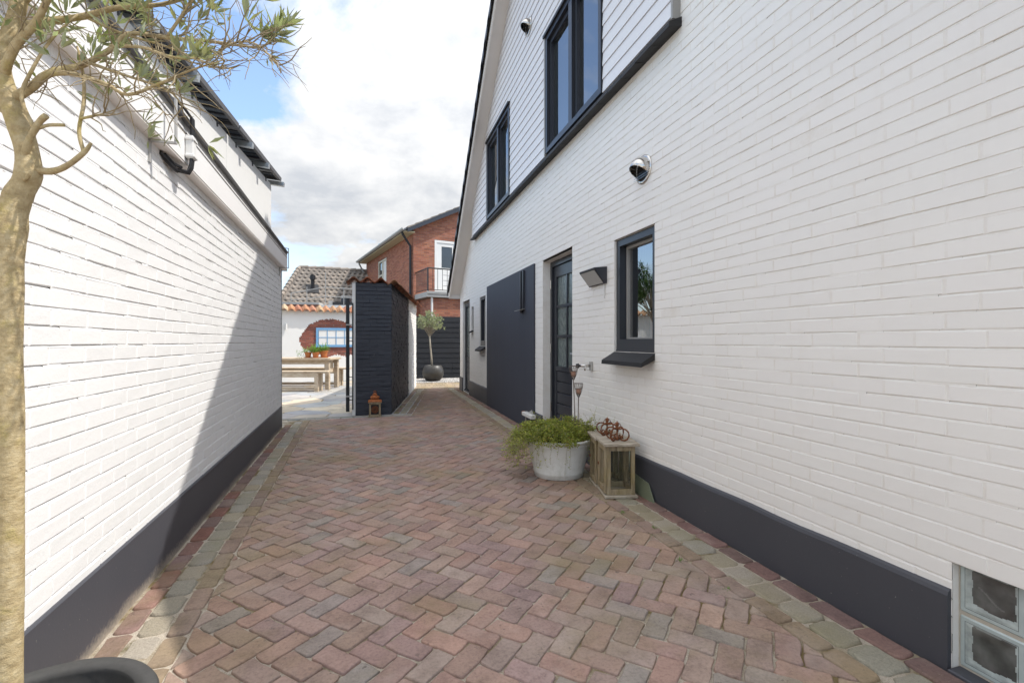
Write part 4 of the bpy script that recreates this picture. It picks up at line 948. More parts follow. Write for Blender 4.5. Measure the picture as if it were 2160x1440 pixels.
# ================================================================== HOUSES BEHIND
MR = Matrix.Translation((1.397, 19.348, 0)) @ Matrix.Rotation(math.radians(13.3), 4, 'Z')
rh = thing('brick_house', 'red brick house with grey tiled roof, gutter and a balcony', 'house', (1.397, 19.348, 0))
RB2 = [(0.405, 0.147, 0.082), (0.352, 0.122, 0.074), (0.440, 0.176, 0.100), (0.299, 0.103, 0.063), (0.414, 0.162, 0.105)]
EZ = 5.62; SL = .5
brick_wall(rh, 'gable_wall', (0, 0, 0), (1, 0, 0), (0, -1, 0), 8.2, 1.6, 7.6, ('red_brick', 'red_mortar'), openings=[(.885, 1.95, 3.0, 5.32)], ymax=lambda z: (max(0, (z - EZ - .05) / SL), min(8.2, 8.2 - (z - EZ - .05) / SL)), tints=RB2, pl=.22, ph=.0655, joint=.011, rec=.005, jit=.002, simple=True, struck=False, nsep=0, seed=51, M=MR)
brick_wall(rh, 'side_wall', (0, 0, 0), (0, 1, 0), (-1, 0, 0), 8.5, 1.6, 5.68, ('red_brick', 'red_mortar'), openings=[(4.19, 5.76, 3.6, 5.17)], tints=RB2, pl=.22, ph=.0655, joint=.011, rec=.005, jit=.002, simple=True, struck=False, nsep=0, seed=52, M=MR)
m = MB(MR); m.box(.1, 8.1, .1, 8.4, 0, 5.5); m.add([(.1, .1, 5.5), (8.1, .1, 5.5), (4.1, .1, 7.55)], [(0, 1, 2)]); m.build('wall_core', 'red_mortar', rh)
for sgn in (0, 1):
    m = MB(MR); xa, xb = (-.42, 4.1) if sgn == 0 else (8.62, 4.1)
    za, zb = EZ + .1 + (-.42) * SL, EZ + .1 + 4.1 * SL
    m.hexa([(xa, -.22, za), (xb, -.22, zb), (xb, 8.7, zb), (xa, 8.7, za), (xa, -.22, za + .09), (xb, -.22, zb + .09), (xb, 8.7, zb + .09), (xa, 8.7, za + .09)]); rf = m.build('roof', 'trim_grey', rh)
    if sgn == 0:
        n = 14
        for i in range(n):
            a, b = i / n, (i + 1) / n + .015; X0, X1 = xa + (xb - xa) * a + .1, xa + (xb - xa) * b + .1; Z0, Z1 = za + (zb - za) * a + .05, za + (zb - za) * b + .05
            m = MB(MR); m.hexa([(X0, -.29, Z0 + .055), (X1, -.29, Z1 + .02), (X1, .1, Z1 + .02), (X0, .1, Z0 + .055), (X0, -.29, Z0 + .115), (X1, -.29, Z1 + .085), (X1, .1, Z1 + .085), (X0, .1, Z0 + .115)]); m.build('verge_tile', 'grey_tile', rf)
        m = MB(MR); m.hexa([(xa + .1, -.3, za - .06), (xb, -.3, zb - .1), (xb, -.26, zb - .1), (xa + .1, -.26, za - .06), (xa + .1, -.3, za + .1), (xb, -.3, zb + .1), (xb, -.26, zb + .1), (xa + .1, -.26, za + .1)]); m.build('barge_board', 'frame_dark', rf)
        part('soffit', 'soffit_cream', rf, -.4, 0, -.2, 8.6, EZ - .14, EZ - .1, M=MR)
        m = MB(MR); pr = [(-.40 - .075 * math.cos(q), EZ - .02 - .085 * math.sin(q)) for q in [math.pi * k / 8 for k in range(9)]] ; pr = [(p[0] - .06, p[1]) for p in pr]; pr += [(p[0], p[1] + .008) for p in reversed(pr)]
        m.prism(pr, 'y', -.3, 8.7); m.build('gutter', 'gutter_metal', rf)
        for i in range(18): part('gutter_bracket', 'gutter_metal', rf, -.47, -.3, -.2 + i * .5, -.17 + i * .5, EZ - .115, EZ - .1, M=MR)
m = MB(MR); m.tube([(-.42, .1, EZ - .1), (-.4, .1, EZ - .2), (-.08, .15, EZ - .62), (-.08, .15, 1.0)], .05, 10); m.build('downpipe', 'cable_black', rh)
m = MB(MR); m.tube([(-.42, 8.4, EZ - .1), (-.4, 8.4, EZ - .2), (-.08, 8.42, EZ - .8), (-.08, 8.42, 1.0)], .045, 8); m.build('downpipe', 'gutter_metal', rh)
for (x, y, h, r) in ((1.3, 6.4, .55, .07), (.7, 8.0, .5, .09)):
    m = MB(MR); zz = EZ + x * SL; m.tube([(x, y, zz), (x, y, zz + h)], r, 10); m.tube([(x, y, zz + h + .03), (x, y, zz + h + .08)], r * 1.9, 10); m.build('flue', 'galvanised', rh)
# balcony door
m = MB(MR); a, b, c, d = .885, 1.95, 3.06, 5.32; y0, y1 = .0, .09
m.box(a, b, y0, y1, d - .1, d); m.box(a, a + .1, y0, y1, c, d - .1); m.box(b - .1, b, y0, y1, c, d - .1); bd = m.build('balcony_door', 'flat_white', rh)
m = MB(MR); m.box(a + .11, b - .11, .02, .07, c, c + 1.15); m.box(a + .11, a + .3, .02, .07, c + 1.15, d - .11); m.box(b - .3, b - .11, .02, .07, c + 1.15, d - .11); m.box(a + .3, b - .3, .02, .07, d - .24, d - .11); m.build('door_leaf', 'flat_white', bd)
m = MB(MR); m.add([(a + .3, .045, c + 1.15), (b - .3, .045, c + 1.15), (b - .3, .045, d - .24), (a + .3, .045, d - .24)], [(0, 1, 2, 3)]); m.build('pane', 'glass_dark', bd, fix=False)
# side window
m = MB(MR); a, b, c, d = 4.19, 5.76, 3.6, 5.17
m.box(.0, .09, a, a + .08, c, d); m.box(.0, .09, b - .08, b, c, d); m.box(0, .09, a + .08, b - .08, d - .08, d); m.box(0, .09, a + .08, b - .08, c, c + .08); m.box(0, .09, 4.92, 5.02, c + .08, d - .08); m.box(0, .09, 5.02, b - .08, 4.4, 4.48); swn = m.build('window', 'cream_frame', rh)
m = MB(MR); m.add([(.05, a + .08, c + .08), (.05, b - .08, c + .08), (.05, b - .08, d - .08), (.05, a + .08, d - .08)], [(0, 1, 2, 3)]); m.build('pane', 'glass_dark', swn, fix=False); part('curtain', 'flat_white', swn, .046, .049, a + .08, 4.92, c + .08, d - .08, M=MR)
# bay under the balcony
brick_wall(rh, 'bay_front', (.25, -1.35, 0), (1, 0, 0), (0, -1, 0), 4, 1.4, 2.84, ('red_brick', 'red_mortar'), openings=[(2.15, 3.2, 1.3, 2.25)], tints=RB2, pl=.22, ph=.0655, joint=.011, rec=.005, jit=.002, simple=True, struck=False, nsep=0, seed=53, M=MR)
brick_wall(rh, 'bay_side', (.25, -1.35, 0), (0, 1, 0), (-1, 0, 0), 1.35, 1.4, 2.84, ('red_brick', 'red_mortar'), tints=RB2, pl=.22, ph=.0655, joint=.011, rec=.005, jit=.002, simple=True, struck=False, nsep=0, seed=54, M=MR)
part('bay_core', 'red_mortar', rh, .27, 4.2, -1.3, -.0, 0, 2.84, M=MR)
m = MB(MR); m.box(2.41, 3.44, -1.34, -1.3, 1.3, 2.24); wn2 = m.build('window', 'cream_frame', rh); part('pane', 'glass_dark', wn2, 2.5, 3.35, -1.346, -1.341, 1.35, 2.15, M=MR)
m = MB(MR); m.tube([(.27, -1.40, 1.0), (.27, -1.40, 2.85)], .04, 8); m.build('downpipe', 'flat_white', rh)
sl_ = part('balcony_slab', 'zinc_grey', rh, .05, 4.4, -1.5, -.001, 2.86, 3.05, M=MR); part('slab_edge', 'gutter_metal', sl_, .03, 4.42, -1.53, -1.501, 2.98, 3.07, M=MR)
bal = MB(MR)
rail = MB(MR); rail.tube([(.1, 0, 3.93), (.1, -1.45, 3.93), (4.3, -1.45, 3.93)], .025, 6); rail.tube([(.1, 0, 3.13), (.1, -1.45, 3.13), (4.3, -1.45, 3.13)], .015, 6); ro = rail.build('balcony_rail', 'frame_black', rh)
for i in range(12):
    m = MB(MR); m.tube([(.1, -.1 - i * .115, 3.13), (.1, -.1 - i * .115, 3.92)], .01, 5); m.build('baluster', 'frame_black', ro)
for i in range(22):
    m = MB(MR); m.tube([(.1 + i * .19, -1.45, 3.06 if i % 5 == 0 else 3.13), (.1 + i * .19, -1.45, 3.92)], .03 if i == 0 else .01, 5); m.build('baluster', 'frame_black', ro)
for zz in (3.3, 3.5, 3.7):
    m = MB(MR); m.tube([(.7, -1.45, zz), (4.3, -1.45, zz)], .007, 4); m.build('baluster', 'frame_black', ro)

# grey tiled house
gh = thing('tiled_house', 'house with a grey pantiled hipped roof beyond the terrace wall', 'house', (-1.5, 25, 0))
MH = Matrix.Translation((-3.883, 27.07, 0)) @ Matrix.Rotation(math.radians(10), 4, 'Z')        # origin below the left end of the ridge
RH, RUN, PIT, HL = 5.04, 3.5, .86, 1.5
def tile_mesh():
    m = MB(); n = 6; vs = []
    for t_ in (0, .02):
        for yy, dz in ((0, .03), (.36, 0)):
            for i in range(n): vs.append((i / (n - 1) * .27, yy, dz + t_ + .025 * math.cos(i / (n - 1) * 2 * math.pi)))
    I = lambda t_, y_, i: (t_ * 2 + y_) * n + i
    fs = []
    for i in range(n - 1): fs += [(I(1,0,i), I(1,0,i+1), I(1,1,i+1), I(1,1,i)), (I(0,0,i), I(0,0,i+1), I(1,0,i+1), I(1,0,i))]
    fs += [(I(0,0,0), I(1,0,0), I(1,1,0), I(0,1,0))]
    return m.add(vs, fs)
slope_l = math.hypot(RUN, RUN * PIT); ang = math.atan(PIT)
m = MB(MH); m.add([(0, 0, RH), (9, 0, RH), (9, -RUN, RH - RUN * PIT), (-HL, -RUN, RH - RUN * PIT)], [(0, 3, 2, 1)]); m.add([(0, 0, RH), (-HL, -RUN, RH - RUN * PIT), (-HL, RUN, RH - RUN * PIT)], [(0, 1, 2)]); m.add([(0, 0, RH), (9, 0, RH), (9, RUN, RH - RUN * PIT), (-HL, RUN, RH - RUN * PIT)], [(0, 1, 2, 3)]); rfg = m.build('roof', 'slate_black', gh, fix=False)
m = MB(MH); m.box(-HL + .3, 9, -RUN + .4, RUN - .4, 0, RH - RUN * PIT + .2); m.build('wall', 'red_brick', gh)
nr = int(slope_l / .33)
tm = tile_mesh(); _sv = OFF[rfg.name]; OFF[rfg.name] = (0, 0, 0); base = tm.build('roof_tile', 'grey_tile', rfg, smooth=True, fix=False); OFF[rfg.name] = _sv
cnt_t = 0; more = MB()
for r_ in reversed(range(nr + 1)):
    d = r_ * .33; y = -RUN + d * math.cos(ang); z = RH - RUN * PIT + d * math.sin(ang)
    xl = -HL * (1 - d / slope_l)
    for c_ in range(38):
        x = xl + .02 + c_ * .255
        if x > 8.6: continue
        T = MH @ Matrix.Translation((x, y, z + .02)) @ Matrix.Rotation(ang, 4, 'X') @ Matrix.Rotation(hr.uniform(-.02, .02), 4, 'Z')
        if x > 5.2 or cnt_t >= 299: more.add([T @ Vector(v) for v in tm.v], tm.f); continue
        o = base if cnt_t == 0 else base.copy()
        if cnt_t: COL.objects.link(o)
        o.matrix_local = Matrix.Translation(-Vector(OFF[rfg.name])) @ T; cnt_t += 1
more.build('roof_tiles', 'grey_tile', rfg, smooth=True, kind='stuff', fix=False)
hipn = Vector((-HL, -RUN, -RUN * PIT)); hl = hipn.length
lft = MB(MH)      # shaded hip side, tiles joined
E1 = Vector((-HL, -RUN, RH - RUN * PIT)); nrm = (Vector((-HL, -RUN, -RUN * PIT))).cross(Vector((0, 1, 0))).normalized(); nrm = -nrm if nrm.z < 0 else nrm
dn_ = Vector((-HL, 0, -RUN * PIT)).normalized(); LL = math.hypot(HL, RUN * PIT)
for r_ in range(int(LL / .3)):
    q = Vector((0, 0, RH)) + dn_ * (r_ * .3); hw = RUN * (r_ * .3 + .15) / LL
    y = -hw
    while y < hw - .1:
        p = q + Vector((0, y, 0)); v0, v1 = p + nrm * .03, p + Vector((0, .25, 0)) + nrm * .03; w0, w1 = v0 + dn_ * .33 + nrm * .03, v1 + dn_ * .33 + nrm * .03
        lft.add([v0, v1, w1, w0, (w0 + w1) / 2 + nrm * .04, (v0 + v1) / 2 + nrm * .04], [(0, 5, 4, 3), (5, 1, 2, 4)]); y += .25
lft.build('hip_tiles', 'grey_tile', rfg, kind='stuff', fix=False)
for i in range(16):
    a, b = i / 16, (i + 1.12) / 16; p, q = Vector((0, 0, RH)) + hipn * a, Vector((0, 0, RH)) + hipn * b
    m = MB(MH); m.tube([p + Vector((0, 0, .04)), q + Vector((0, 0, .075))], [.09, .115], 10); m.build('ridge_tile', 'grey_tile', rfg)
for i in range(22):
    m = MB(MH); m.tube([(i * .4, 0, RH + .03), (i * .4 + .42, 0, RH + .05)], [.10, .12], 10); m.build('ridge_tile', 'grey_tile', rfg)
def on_roof(x, f): return Vector((x, -RUN * f, RH - RUN * PIT * f))
p = on_roof(.55, .42); Mf = MH @ Matrix.Translation(p) @ Matrix.Rotation(ang, 4, 'X')
part('flashing', 'cable_black', rfg, -.28, .28, -.35, .35, .06, .09, M=Mf); m = MB(MH); m.tube([p + Vector((0, -.02, 0)), p + Vector((0, -.05, .55))], .09, 10); m.tube([p + Vector((0, -.05, .5)), p + Vector((0, -.05, .72))], .13, 10); m.build('vent_pipe', 'cable_black', rfg)
Mf = MH @ Matrix.Translation(on_roof(2.15, .62)) @ Matrix.Rotation(ang, 4, 'X'); sk_ = part('roof_light', 'zinc_grey', rfg, -.3, .3, -.35, .35, .06, .13, M=Mf); part('pane', 'glass_dark', sk_, -.25, .25, -.3, .3, .131, .135, M=Mf)
# low flat-roofed shed between terrace wall and the tiled house
shd = thing('flat_shed', 'low brick outbuilding with flat roof and pale trim behind the terrace wall', 'shed', (-2.5, 18.4, 0))
MS = Matrix.Translation((-2.0, 18.2, 0)) @ Matrix.Rotation(math.radians(-8), 4, 'Z')
brick_wall(shd, 'wall', (-3.5, 0, 0), (1, 0, 0), (0, -1, 0), 3.5, 1.6, 2.5, ('red_brick', 'red_mortar'), tints=RB2, pl=.22, ph=.0655, joint=.011, rec=.005, jit=.002, simple=True, struck=False, nsep=0, seed=55, M=MS)
part('wall_core', 'red_mortar', shd, -3.5, 0, .02, 3, 0, 2.49, M=MS); part('roof_edge', 'zinc_grey', shd, -3.55, .03, -.06, 3, 2.5, 2.58, M=MS)
part('annex', 'frame_grey', shd, .01, 1.3, .2, 2.6, 0, 2.4, M=MS); part('annex_roof', 'flat_white', shd, .031, 1.45, .1, 2.7, 2.401, 2.5, M=MS)
m = MB(MS); m.prism([(.6, 2.1), (1.9, 2.1), (1.9, 2.62)], 'y', -.4, .05); m.build('lean_to', 'frame_grey', shd)
rl = thing('roof_railing', 'thin dark railing standing on the flat roof of the outbuilding', 'railing', tuple(MS @ Vector((-1, .4, 2.58))))
m = MB(MS)
for x in (-1.1, -.55, .1, .75): m.tube([(x, .6, 2.55), (x, .6, 3.75 if x == .1 else 2.95 + .25 * (x > -1))], .013, 5)
m.tube([(-1.1, .6, 2.95), (.1, .6, 3.2), (1.6, .6, 3.1)], .013, 5); m.tube([(-1.1, .6, 2.7), (.1, .6, 2.85), (1.6, .6, 2.8)], .011, 5); m.build('rails', 'gutter_metal', rl)
eq = thing('roof_unit', 'dark ventilation unit on the flat roof beside the railing', 'vent unit', tuple(MS @ Vector((.6, 1, 2.5))))
part('housing', 'cable_black', eq, .35, 1.25, .6, 1.0, 2.51, 2.66, M=MS); part('fan_box', 'frame_dark', eq, .65, .95, .62, .98, 2.661, 2.8, M=MS); part('duct', 'zinc_grey', eq, .2, .345, .65, .9, 2.51, 2.7, M=MS)

# ================================================================== FITTINGS ON THE HOUSE WALL
def vent(y, z, xf, r, label):
    v = thing('vent_cowl', label, 'vent', (xf, y, z))
    m = MB(); n = 28
    fl = []
    for k_ in range(n): q = 2 * math.pi * k_ / n; fl.append((math.cos(q), math.sin(q)))
    def ring(rad, xx): return [(xx, y + rad * a, z + rad * b) for a, b in fl]
    vs = ring(r * 1.2, xf) + ring(r * 1.2, xf - .006) + ring(r * 1.02, xf - .012) + ring(r * .98, xf - .012)
    m.add(vs, [(j * n + k_, j * n + (k_ + 1) % n, (j + 1) * n + (k_ + 1) % n, (j + 1) * n + k_) for j in range(3) for k_ in range(n)]); m.build('flange', 'steel', v, smooth=True)
    # hood: half sphere bulging from the wall, cut open below
    m = MB(); N1, N2 = 18, 28; grid = {}; cut = Vector((-.52, 0, -.85)).normalized()
    for i in range(N1 + 1):
        th = math.pi / 2 * i / N1
        for k_ in range(N2):
            q = 2 * math.pi * k_ / N2; d = Vector((-math.sin(th) * 1.12, math.cos(th) * math.cos(q), math.cos(th) * math.sin(q)))
            e = d.dot(cut); lim = .42
            if e > lim: d = d - cut * (e - lim)
            grid[i, k_] = (len(m.v), e); m.v.append((xf - .01 + d.x * r, y + d.y * r, z + d.z * r))
    for i in range(N1):
        for k_ in range(N2):
            ks = [grid[i, k_], grid[i, (k_ + 1) % N2], grid[i + 1, (k_ + 1) % N2], grid[i + 1, k_]]
            if all(x[1] > .43 for x in ks): continue
            m.f.append(tuple(x[0] for x in ks)); m.c.append((1, 1, 1))
    m.build('hood', 'steel', v, smooth=True)
    m = MB(); m.add(ring(r * .95, xf - .004), [tuple(range(n))]); m.build('throat', 'cable_black', v, fix=False)
    for j in range(6):
        zz = z - r * .75 + j * r * .2; w_ = math.sqrt(max(.01, (r * .9) ** 2 - (zz - z) ** 2)); m = MB(); m.hexa([(xf - .03, y - w_, zz), (xf - .006, y - w_, zz + .012), (xf - .006, y + w_, zz + .012), (xf - .03, y + w_, zz), (xf - .03, y - w_, zz + .002), (xf - .006, y - w_, zz + .014), (xf - .006, y + w_, zz + .014), (xf - .03, y + w_, zz + .002)]); m.build('louvre', 'steel', v)
vent(3.352, 2.553, XR - .001, .095, 'round steel vent cowl on the white brick near the small window')
vent(6.14, 5.43, CX - .004, .095, 'round steel vent cowl high on the white boarded gable')
lamp = thing('wall_lamp', 'dark wedge shaped wall lamp between the door and the window', 'wall lamp', (XR, 4.14, 1.8))
m = MB(); m.prism([(XR - .001, 1.735), (XR - .001, 1.885), (XR - .128, 1.872), (XR - .126, 1.858), (XR - .022, 1.728)], 'y', 3.975, 4.31)
m.build('housing', 'frame_dark', lamp)
a_, b_ = Vector((XR - .122, 0, 1.852)), Vector((XR - .03, 0, 1.737)); nn = Vector((-.115, 0, -.092)).normalized() * .003
m = MB(); m.add([a_ + nn + Vector((0, 3.988, 0)), b_ + nn + Vector((0, 3.988, 0)), b_ + nn + Vector((0, 4.297, 0)), a_ + nn + Vector((0, 4.297, 0))], [(0, 1, 2, 3)]); m.build('diffuser', 'lamp_diffuser', lamp, fix=False)
m = MB(); m.tube([(XR - .008, 4.02, 1.73), (XR - .008, 4.02, 1.60)], .007, 6); m.build('cable_duct', 'plastic_white', lamp)
tap = thing('garden_tap', 'small steel garden tap on the wall beside the door', 'tap', (XR, 4.30, .97))
part('back_plate', 'zinc_grey', tap, XR - .02, XR - .001, 4.27, 4.325, .915, 1.005, bev=.004)
m = MB(); m.tube([(XR - .018, 4.30, .965), (XR - .07, 4.31, .962), (XR - .115, 4.33, .962)], [.014, .013, .012], 10); m.tube([(XR - .065, 4.31, .96), (XR - .068, 4.31, .915)], [.012, .009], 8); m.build('tap_body', 'steel', tap, smooth=True)
m = MB(); m.tube([(XR - .115, 4.33, .962), (XR - .125, 4.334, .962), (XR - .15, 4.345, .962)], [.012, .026, .02], 8); m.build('tap_knob', 'frame_black', tap)
vp = thing('wall_valve', 'white outdoor pipe valve with red knob low on the dark panel', 'valve', (XR, 6.1, .2))
part('valve_box', 'plastic_white', vp, XR - .1, XR - .022, 5.93, 6.33, .185, .235, bev=.006); m = MB(); m.tube([(XR - .06, 6.33, .21), (XR - .06, 6.37, .21), (XR - .06, 6.40, .21)], [.018, .03, .026], 10); m.build('valve_knob', 'rust', vp)
m = MB(); m.prism([(5.98, .236), (6.2, .236), (6.05, .29)], 'x', XR - .05, XR - .042); m.build('valve_bracket', 'zinc_grey', vp); m = MB(); m.tube([(XR - .06, 6.27, .187), (XR - .06, 6.27, .10)], .008, 6); m.build('drain', 'zinc_grey', vp)
av = part('air_brick', 'flat_white', None, XR - .006, XR + .002, 11.05, 11.16, 2.3, 2.5, bev=.002); tag(av, 'small white air brick grille above the far door', 'grille')

# ================================================================== TUB, CREEPER, CANDLE STAKES
TX, TYY = 1.585, 4.06
tub = thing('zinc_tub', 'round pale zinc tub with a banded rim beside the wooden lanterns', 'tub', (TX, TYY, 0))
m = MB(); m.lathe([(0, .012), (.208, .012), (.214, .0), (.22, .004), (.222, .03), (.226, .036), (.229, .052), (.226, .056), (.288, .30), (.295, .315), (.306, .32), (.312, .332), (.306, .344), (.292, .342), (.28, .30), (.0, .29)], 56, (TX, TYY, 0)); m.build('tub_body', 'zinc_tub', tub, smooth=True)
m = MB(); m.lathe([(.2865, .288), (.291, .292), (.291, .296), (.288, .30)], 56, (TX, TYY, 0)); m.build('tub_band', 'zinc_tub', tub, smooth=True)
q = math.radians(-98); m = MB(); m.tube([(TX + .2245 * math.cos(q), TYY + .2245 * math.sin(q), .03), (TX + .286 * math.cos(q), TYY + .286 * math.sin(q), .29)], .0035, 5); m.build('tub_seam', 'zinc_tub', tub)
cre = thing('creeper_plant', 'bushy small leaved green creeper spilling over the zinc tub', 'plant', (TX, TYY, .26))
cr_ = random.Random(77); lm = MB(); sm = MB()
m = MB(); m.lathe([(0, .33), (.14, .32), (.24, .30), (.279, .298)], 24, (TX, TYY, 0)); m.build('soil', 'earth', cre, smooth=True)
def creeper_strand(p, d, n, step, droop, dens=1.0, lf=1.0, curl=.5):
    pts = [p.copy()]
    for i in range(n):
        d = (d + Vector((cr_.gauss(0, curl * .5), cr_.gauss(0, curl * .5), cr_.gauss(0, curl * .3) - droop))).normalized(); p = p + d * step
        if p.x > XR - .035: p.x = XR - .035; d.x = -abs(d.x)
        rr = math.hypot(p.x - TX, p.y - TYY)
        if rr < .315 and p.z < .34: p.z = .34; d.z = abs(d.z) * .2
        elif p.z < .34 and rr < .33: k_ = .33 / max(rr, .01); p.x = TX + (p.x - TX) * k_; p.y = TYY + (p.y - TYY) * k_
        if p.z < .02: break
        pts.append(p.copy())
        for _ in range(2 if cr_.random() < dens else 1):
            a = cr_.uniform(0, 6.28); dd = Vector((math.cos(a), math.sin(a), cr_.uniform(-.2, .9)))
            s_ = cr_.uniform(.011, .02) * lf; c = cr_.uniform(.65, 1.45); leaf(lm, p + dd * .005, dd, s_, s_ * .85, (c * cr_.uniform(.9, 1.15), c, c * .85), up=Vector((cr_.uniform(-.6, .6), cr_.uniform(-.6, .6), 1)), fold=.1)
    if len(pts) > 1: sm.tube(pts, .0011, 3, cap=False)
for i in range(1750):     # tufts filling the mound
    a = cr_.uniform(0, 6.28); e = math.asin(cr_.uniform(0, 1)); k_ = cr_.uniform(.72, 1.04) * (1 + .10 * math.sin(3 * a + 1) + .07 * math.sin(7 * a + e * 4)); rx = .335 + (.05 if math.cos(a) < -.3 else 0)
    p = Vector((TX - .01 + rx * k_ * math.cos(a) * math.cos(e), TYY + .33 * k_ * math.sin(a) * math.cos(e), .325 + (.15 + .025 * math.sin(5 * a)) * k_ * math.sin(e)))
    if p.x > XR - .03: continue
    for _ in range(8):
        d = Vector((cr_.gauss(0, 1), cr_.gauss(0, 1), cr_.gauss(.3, .8))).normalized(); s_ = cr_.uniform(.010, .019); c = cr_.uniform(.55, 1.5); br = cr_.random() < .12
        leaf(lm, p + d * cr_.uniform(0, .022), d, s_, s_ * .9, (c * (1.15 if br else 1), c * (.75 if br else 1), c * .8), up=Vector((cr_.gauss(0, 1), cr_.gauss(0, 1), 1)), fold=.1)
for i in range(120):
    a = cr_.uniform(0, 6.28); r = .27 * math.sqrt(cr_.random()); p = Vector((TX + r * math.cos(a), TYY + r * math.sin(a), .40))
    creeper_strand(p, Vector((math.cos(a) * .6, math.sin(a) * .6, cr_.uniform(.3, 1.2))), cr_.randint(6, 11), .0155, .08, 1.0, 1, .9)
for i in range(110):      # overhanging strands, heaviest on the side away from the wall
    a = math.radians(cr_.choice([180, 195, 165, 205, 150, 185, 175, 100, 120])) + cr_.gauss(0, .3)
    p = Vector((TX + .3 * math.cos(a), TYY + .3 * math.sin(a), .355)); far = math.cos(a) < -.4
    creeper_strand(p, Vector((math.cos(a), math.sin(a), cr_.uniform(.1, .7))), cr_.randint(8, 22) if far else cr_.randint(6, 13), .017, .14 if far else .2, .8)
for i in range(12):       # thin hanging threads over the tub side
    a = math.radians(cr_.uniform(180, 320)); p = Vector((TX + .32 * math.cos(a), TYY + .32 * math.sin(a), .35)); creeper_strand(p, Vector((math.cos(a) * .35, math.sin(a) * .35, -.2)), cr_.randint(7, 14), .017, .35, .2, .8, .3)
for i in range(16):       # wispy runners against the wall
    p = Vector((cr_.uniform(1.7, 1.95), cr_.uniform(3.75, 4.1), .36)); creeper_strand(p, Vector((.2, cr_.uniform(-.8, .2), 1.2)), cr_.randint(9, 16), .017, .03, .1, .65, .4)
lm.build('leaves', 'leaf_creeper', cre, kind='stuff', fix=False); sm.build('stems', 'twig', cre, kind='stuff', fix=False)
def stake(x, y, z0, z1, x0, y0, label):
    s = thing('candle_stake', label, 'candle holder', (x0, y0, .3))
    m = MB(); m.tube([(x0, y0, .28), ((x + x0) / 2 + .002, (y + y0) / 2, (.28 + z0) / 2), (x, y, z0)], .0042, 6); m.build('rod', 'wire', s)
    prof = [(.006, 0), (.02, .018), (.031, .05), (.037, .09), (.040, .118)]; H = z1 - z0; nw = 16; m = MB()
    f = lambda t_: (lambda i: prof[i][0] + (prof[i + 1][0] - prof[i][0]) * (t_ * 4 - i))(min(3, int(t_ * 4)))
    for k_ in range(nw):
        a = 2 * math.pi * k_ / nw
        for sg in (1, -1): m.tube([(x + f(t_) * math.cos(a + sg * t_ * .4), y + f(t_) * math.sin(a + sg * t_ * .4), z0 + H * t_) for t_ in (0, .25, .5, .75, .999)], .0011, 3, cap=False)
    for t_ in (.3, .62, .999):
        rr = f(t_); m.tube([(x + rr * math.cos(2 * math.pi * k_ / 20), y + rr * math.sin(2 * math.pi * k_ / 20), z0 + H * t_) for k_ in range(21)], .0016 if t_ < .9 else .0024, 4, cap=False)
    m.build('wire_cup', 'wire', s)
    m = MB(); m.lathe([(0, .028), (.017, .028), (.024, .075), (.0, .078)], 16, (x, y, z0)); m.build('candle', 'candle_wax', s, smooth=False)
stake(1.700, 3.99, .855, .98, 1.715, 3.98, 'taller rusty wire tulip candle holder on a rod in the tub')
stake(1.738, 3.965, .70, .825, 1.728, 3.97, 'shorter rusty wire tulip candle holder on a rod in the tub')

